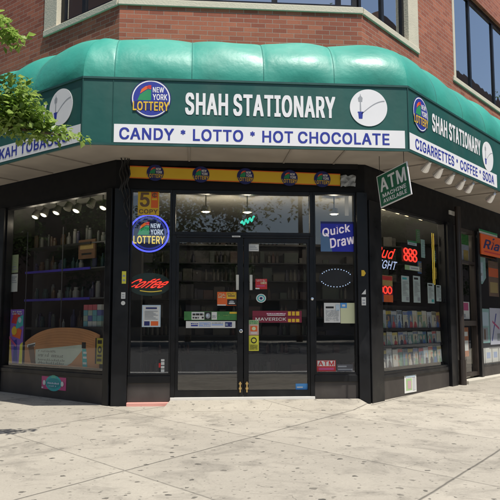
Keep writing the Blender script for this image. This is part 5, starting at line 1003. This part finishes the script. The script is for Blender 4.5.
poster('window_poster', 'pale blue poster left of the white one in neighbouring window', 'poster', 'R', 4.32, 4.90, .60, 1.25, -.05, M('pale_teal_print'), [((.1,.5,.9,.9), PAPERB), ((.3,.05,.8,.45), GREY), ((.45,.1,.6,.4), BROWN)])
for i in range(4):
    poster('white_carton', 'white carton along the foot of the neighbouring window, %s from the left' % ORD[i], 'carton', 'R', 4.33+.38*i, 4.67+.38*i, .22, .50, -.3, PAPER, [((.2,.3,.8,.7), M('light_blue_print'))], t=.22, group='white cartons in the neighbouring window')
poster('door_poster', 'green and blue panel imitating a reflection in the upper neighbouring door glass', 'poster', 'R', 3.48, 4.02, 2.12, 2.60, -.075, M('pale_lilac_reflection', (.34,.36,.44), .6), [((0,.6,1,1), M('leaf_green_print')), ((.5,.0,.95,.4), M('tan_print'))])  # green reflection in the door glass painted as a flat panel
poster('door_poster', 'orange and white notice in the lower glass of neighbouring door', 'poster', 'R', 3.46, 3.86, .38, .90, -.075, M('terracotta_print', (.42,.15,.06), .6), [((.35,.2,.95,.55), PAPER), ((.1,.7,.9,.85), PAPER)])
poster('door_poster', 'pink and white notice above the middle rail of neighbouring door', 'poster', 'R', 3.46, 3.95, 1.05, 1.36, -.075, PAPER, [((.1,.5,.9,.95), PINK), ((.1,.1,.6,.3), GREY)])

# ============================================================ FLOODLIGHTS UNDER THE RIGHT AWNING
for i, (s, z) in enumerate(((.22,3.05),(.62,3.04),(1.02,3.02),(1.42,3.0),(1.76,3.0),(2.70,2.98))):
    loc = P('R', s, z+.05, .84); ax = (PL['R'][2]*.62 + Vector((0,0,.35)) - PL['R'][1]*.45).normalized()
    t = empty('floodlight', loc, 'white reflector floodlight under the right awning edge, %s from the corner' % ORD[i], 'floodlight', 'floodlights under the right awning')
    w = MM(); w.lathe(loc, [(.064,-.085),(.061,-.07),(.043,.02),(.028,.06),(.026,.095),(.0,.10)], SILVER, 16, ax); w.build('reflector', t)
    w = MM(); w.lathe(loc, [(0,-.077),(.043,-.079),(.056,-.083)], M('frosted_lens', (.72,.74,.75), .3), 16, ax); w.build('lens', t)
    w = MM(); p = loc + ax*.10; w.tube([p, p+Vector((0,0,.05)), Vector((p.x, p.y, 3.188))], .009, SILVER, 6); w.lathe(Vector((p.x, p.y, 3.17)), [(.035,0),(.035,.018)], SILVER, 12); w.build('bracket', t)
# dangling cables beside the left front post
w = MM()
for k in range(4):
    x = -1.66+.035*k
    w.tube([Vector((x + .02*math.sin(i*1.3+k), -.16-.02*math.cos(i*.9+k), 3.18-.055*i)) for i in range(9 + 3*k)], .009, BLACK, 6)
w.build('cable_bundle', None, 'loose black cables hanging at the corner left of yellow banner', 'cable')

# ============================================================ STREET TREE AT THE LEFT EDGE
def leaf_mat(name, c1, c2):
    m = bpy.data.materials.new(name); m.use_nodes = True; t = m.node_tree; b = t.nodes['Principled BSDF']; L = t.links.new
    g = t.nodes.new('ShaderNodeNewGeometry'); mx = t.nodes.new('ShaderNodeMix'); mx.data_type = 'RGBA'
    mx.inputs['A'].default_value = (*c1,1); mx.inputs['B'].default_value = (*c2,1); L(g.outputs['Random Per Island'], mx.inputs['Factor'])
    L(mx.outputs['Result'], b.inputs['Base Color']); b.inputs['Roughness'].default_value = .42
    tr = t.nodes.new('ShaderNodeBsdfTranslucent'); L(mx.outputs['Result'], tr.inputs['Color'])
    ms = t.nodes.new('ShaderNodeMixShader'); ms.inputs[0].default_value = .55
    L(b.outputs[0], ms.inputs[1]); L(tr.outputs[0], ms.inputs[2]); L(ms.outputs[0], t.nodes['Material Output'].inputs['Surface'])
    return m
LEAF = leaf_mat('fresh_leaf', (.17,.29,.045), (.38,.50,.125)); LEAFD = leaf_mat('dark_leaf', (.035,.075,.015), (.07,.12,.03))
BARK = M('bark', (.12,.09,.07), .9, var=.4, vscale=12, bump=.8, bscale=30)
def leaves(mm, clusters, rng, size, mat):
    for c, rad, n in clusters:
        for _ in range(n):
            while True:
                d = Vector((rng.uniform(-1,1), rng.uniform(-1,1), rng.uniform(-1,1)))
                if d.length < 1: break
            p = Vector(c) + Vector((d.x*rad[0], d.y*rad[1], d.z*rad[2]))
            a = Vector((rng.gauss(0,1), rng.gauss(0,1), rng.gauss(-.3,.5))).normalized()
            up = Vector((rng.gauss(0,.45), rng.gauss(-.1,.45), 1)).normalized()
            b = a.cross(up).normalized(); u2 = b.cross(a)
            L = size*rng.choice((.6,.8,1.,1.,1.25,1.4))*rng.uniform(.85,1.15); Wd = L*.30
            q = [p, p+a*L*.45+b*Wd+u2*L*.05, p+a*L-u2*L*.12, p+a*L*.45-b*Wd+u2*L*.05, p+a*L*.45-u2*L*.03]
            i0 = len(mm.v); mm.v += q; mi = mm.mi(mat)
            for f in ((0,1,4),(1,2,4),(2,3,4),(3,0,4)):
                mm.f.append(tuple(i0+k for k in f)); mm.m.append(mi); mm.uv.append([(0,0)]*3); mm.sm.append(False)
T = empty('street_tree', (-4.3,-3.5,zp(-4.3,-3.5)), 'young street tree reaching bright green leaves in front of the left awning', 'tree')
w = MM(); rt = random.Random(21)
w.tube([(-4.3,-3.5,-.2),(-4.28,-3.5,.8),(-4.33,-3.46,1.8),(-4.3,-3.45,2.6),(-4.25,-3.4,4.2),(-4.3,-3.4,5.6)], [.13,.11,.10,.09,.06,.02], BARK, 10); w.build('trunk', T)
limbs = [[(-4.3,-3.45,2.35),(-3.6,-3.3,2.62),(-2.9,-3.15,2.78),(-2.3,-3.0,2.75),(-1.8,-2.92,2.70)],
         [(-4.3,-3.45,2.6),(-3.6,-3.4,2.95),(-2.9,-3.3,3.15),(-2.4,-3.15,3.12)],
         [(-4.28,-3.42,3.1),(-3.5,-3.5,3.55),(-2.9,-3.4,3.72),(-2.42,-3.3,3.56)],
         [(-4.28,-3.42,2.8),(-4.9,-3.0,3.4),(-5.5,-2.8,3.7)], [(-4.28,-3.42,3.5),(-4.0,-4.2,4.1),(-3.9,-4.7,4.4)], [(-4.28,-3.42,3.8),(-4.6,-2.9,4.6),(-4.7,-2.6,5.1)]]
w = MM()
for k_ in range(16):
    c_ = Vector((rt.uniform(-2.6,-2.12), rt.uniform(-3.1,-2.9), rt.uniform(2.72,2.95))); d_ = Vector((rt.uniform(.05,.13), rt.uniform(-.08,.08), rt.uniform(-.06,.06)))
    w.tube([c_-d_, c_+Vector((0,0,rt.uniform(-.02,.02))), c_+d_], [.006,.004,.002], BARK, 5)
for l in limbs: w.tube(l, [.045-.036*i/(len(l)-1) for i in range(len(l))], BARK, 7)
w.build('limb', T)
cl = [((-1.78,-2.90,2.71),(.13,.12,.05),16), ((-1.93,-2.92,2.74),(.13,.15,.08),34), ((-2.07,-2.95,2.74),(.13,.15,.10),56), ((-2.12,-3.0,2.86),(.14,.15,.12),56),
      ((-2.22,-3.0,2.74),(.14,.18,.13),70), ((-2.20,-3.05,2.98),(.15,.18,.14),80), ((-2.33,-3.1,2.88),(.16,.2,.17),120), ((-2.30,-3.1,3.10),(.14,.2,.13),60), ((-2.42,-3.1,2.80),(.16,.2,.14),90), ((-2.5,-3.15,2.95),(.2,.25,.25),160),
      ((-2.31,-3.25,3.50),(.14,.15,.08),44), ((-2.46,-3.3,3.60),(.16,.18,.12),80),
      ((-2.75,-3.2,2.98),(.25,.3,.25),220), ((-2.75,-3.3,3.4),(.22,.3,.3),160), ((-3.1,-3.3,3.2),(.3,.4,.4),260)]
for _ in range(26):
    a = rt.uniform(0, 2*math.pi); rr = rt.uniform(.3,1.5); cl.append(((-4.5+rr*math.cos(a)*.8, -3.4+rr*math.sin(a), rt.uniform(3.0,6.0)), (.45,.45,.4), 150))
w = MM(); cl = [(c, r, int(n*2.3)) for c, r, n in cl]; leaves(w, cl, rt, .068, LEAF); w.build('crown', T)

# ============================================================ ACROSS THE STREETS (seen mirrored in the glass)
def far_building(name, label, corners, h, m, storey=3.4):
    t = empty(name, (corners[0][0], corners[0][1], -.36), label, 'building')
    w = MM(); w.prism(corners, -.36, h, m); w.build('wall', t)
    g = MM(); sh = MM()
    for i in range(len(corners)):
        a, b = Vector((*corners[i],0)), Vector((*corners[(i+1)%len(corners)],0)); d = (b-a); Ln = d.length; d.normalize(); n_ = Vector((d.y,-d.x,0))
        k = int(Ln//3.0)
        for j in range(k):
            for f in range(int(h//storey)):
                c = a + d*(Ln*(j+.5)/k) + n_*.03; z0 = -.2+storey*f+.9
                g.face([c-d*.6+Vector((0,0,z0)), c+d*.6+Vector((0,0,z0)), c+d*.6+Vector((0,0,z0+1.8)), c-d*.6+Vector((0,0,z0+1.8))], M('far_window', (.03,.035,.04), .15))
    g.build('window', t); return t
def LRp(pl, s, n): p = P(pl, s, 0, n); return (p.x, p.y)
far_building('brick_building', 'tan brick building across the right hand street', [LRp('R', 40, 21), LRp('R', 2, 21), LRp('R', 2, 33), LRp('R', 40, 33)][::-1], 16, BRICK2)
far_building('brick_building', 'taller brick block further along the right hand street', [LRp('R', 130, 21), LRp('R', 41, 21), LRp('R', 41, 35), LRp('R', 130, 35)][::-1], 27, M('dull_brick2', (.17,.11,.085), .9))
far_building('brick_building', 'long brick building across the junction facing the shop', [(28,-38),(-34,-38),(-34,-50),(28,-50)], 6.5, M('dull_render', (.30,.26,.22), .9))
far_building('brick_building', 'brick building across the left hand street', [LRp('L', 4, 21), LRp('L', 60, 21), LRp('L', 60, 32), LRp('L', 4, 32)][::-1], 24, M('dull_brick', (.20,.12,.09), .9))
w = MM(); w.prism([(-40,-38),(-40,-31),(36,-31),(36,-38)][::-1] if False else [(-40,-38),(36,-38),(36,-31.5),(-40,-31.5)], -.9, -.20, M('far_concrete', (.42,.40,.35), .9, var=.1)); w.build('far_sidewalk', kind='structure')
def far_tree(x, y, h, label, seed):
    r = random.Random(seed); t = empty('street_tree', (x, y, -.3), label, 'tree', 'trees across the street')
    w = MM(); w.tube([(x,y,-.3),(x+.1,y,h*.3),(x,y+.1,h*.6)], [.2,.16,.08], BARK, 8); w.build('trunk', t)
    cs = []
    for _ in range(16):
        a = r.uniform(0,6.28); q = r.uniform(0,.30)*h; cs.append(((x+q*math.cos(a), y+q*math.sin(a), h*r.uniform(.38,.95)), (h*.13,h*.13,h*.1), 300))
    w = MM(); leaves(w, cs, r, .30, LEAFD); w.build('crown', t)
far_tree(-9, -33.5, 10, 'tall leafy tree mirrored in the left shop window', 1); far_tree(-1, -34, 11, 'tall leafy tree mirrored in the doors', 2); far_tree(6, -33, 21, 'tallest leafy tree mirrored in the upper windows', 3); far_tree(14, -34, 17, 'leafy tree mirrored at the right', 4)
for k_, (pl_, s_, h_) in enumerate((('R', 36, 11), ('R', 47, 10), ('L', 22, 10), ('L', 31, 12))):
    p = LRp(pl_, s_, 18); far_tree(p[0], p[1], h_, ('nearer ' if k_ % 2 == 0 else 'farther ') + ('leafy kerb tree across the right hand street' if pl_ == 'R' else 'leafy kerb tree across the left hand street'), 10+k_)
p = LRp('R', 22, 18.5); far_tree(p[0], p[1], 14, 'leafy tree across the right hand street', 5)
p = LRp('R', 84, 19); far_tree(p[0], p[1], 36, 'tall leafy tree far along the right hand street', 6)
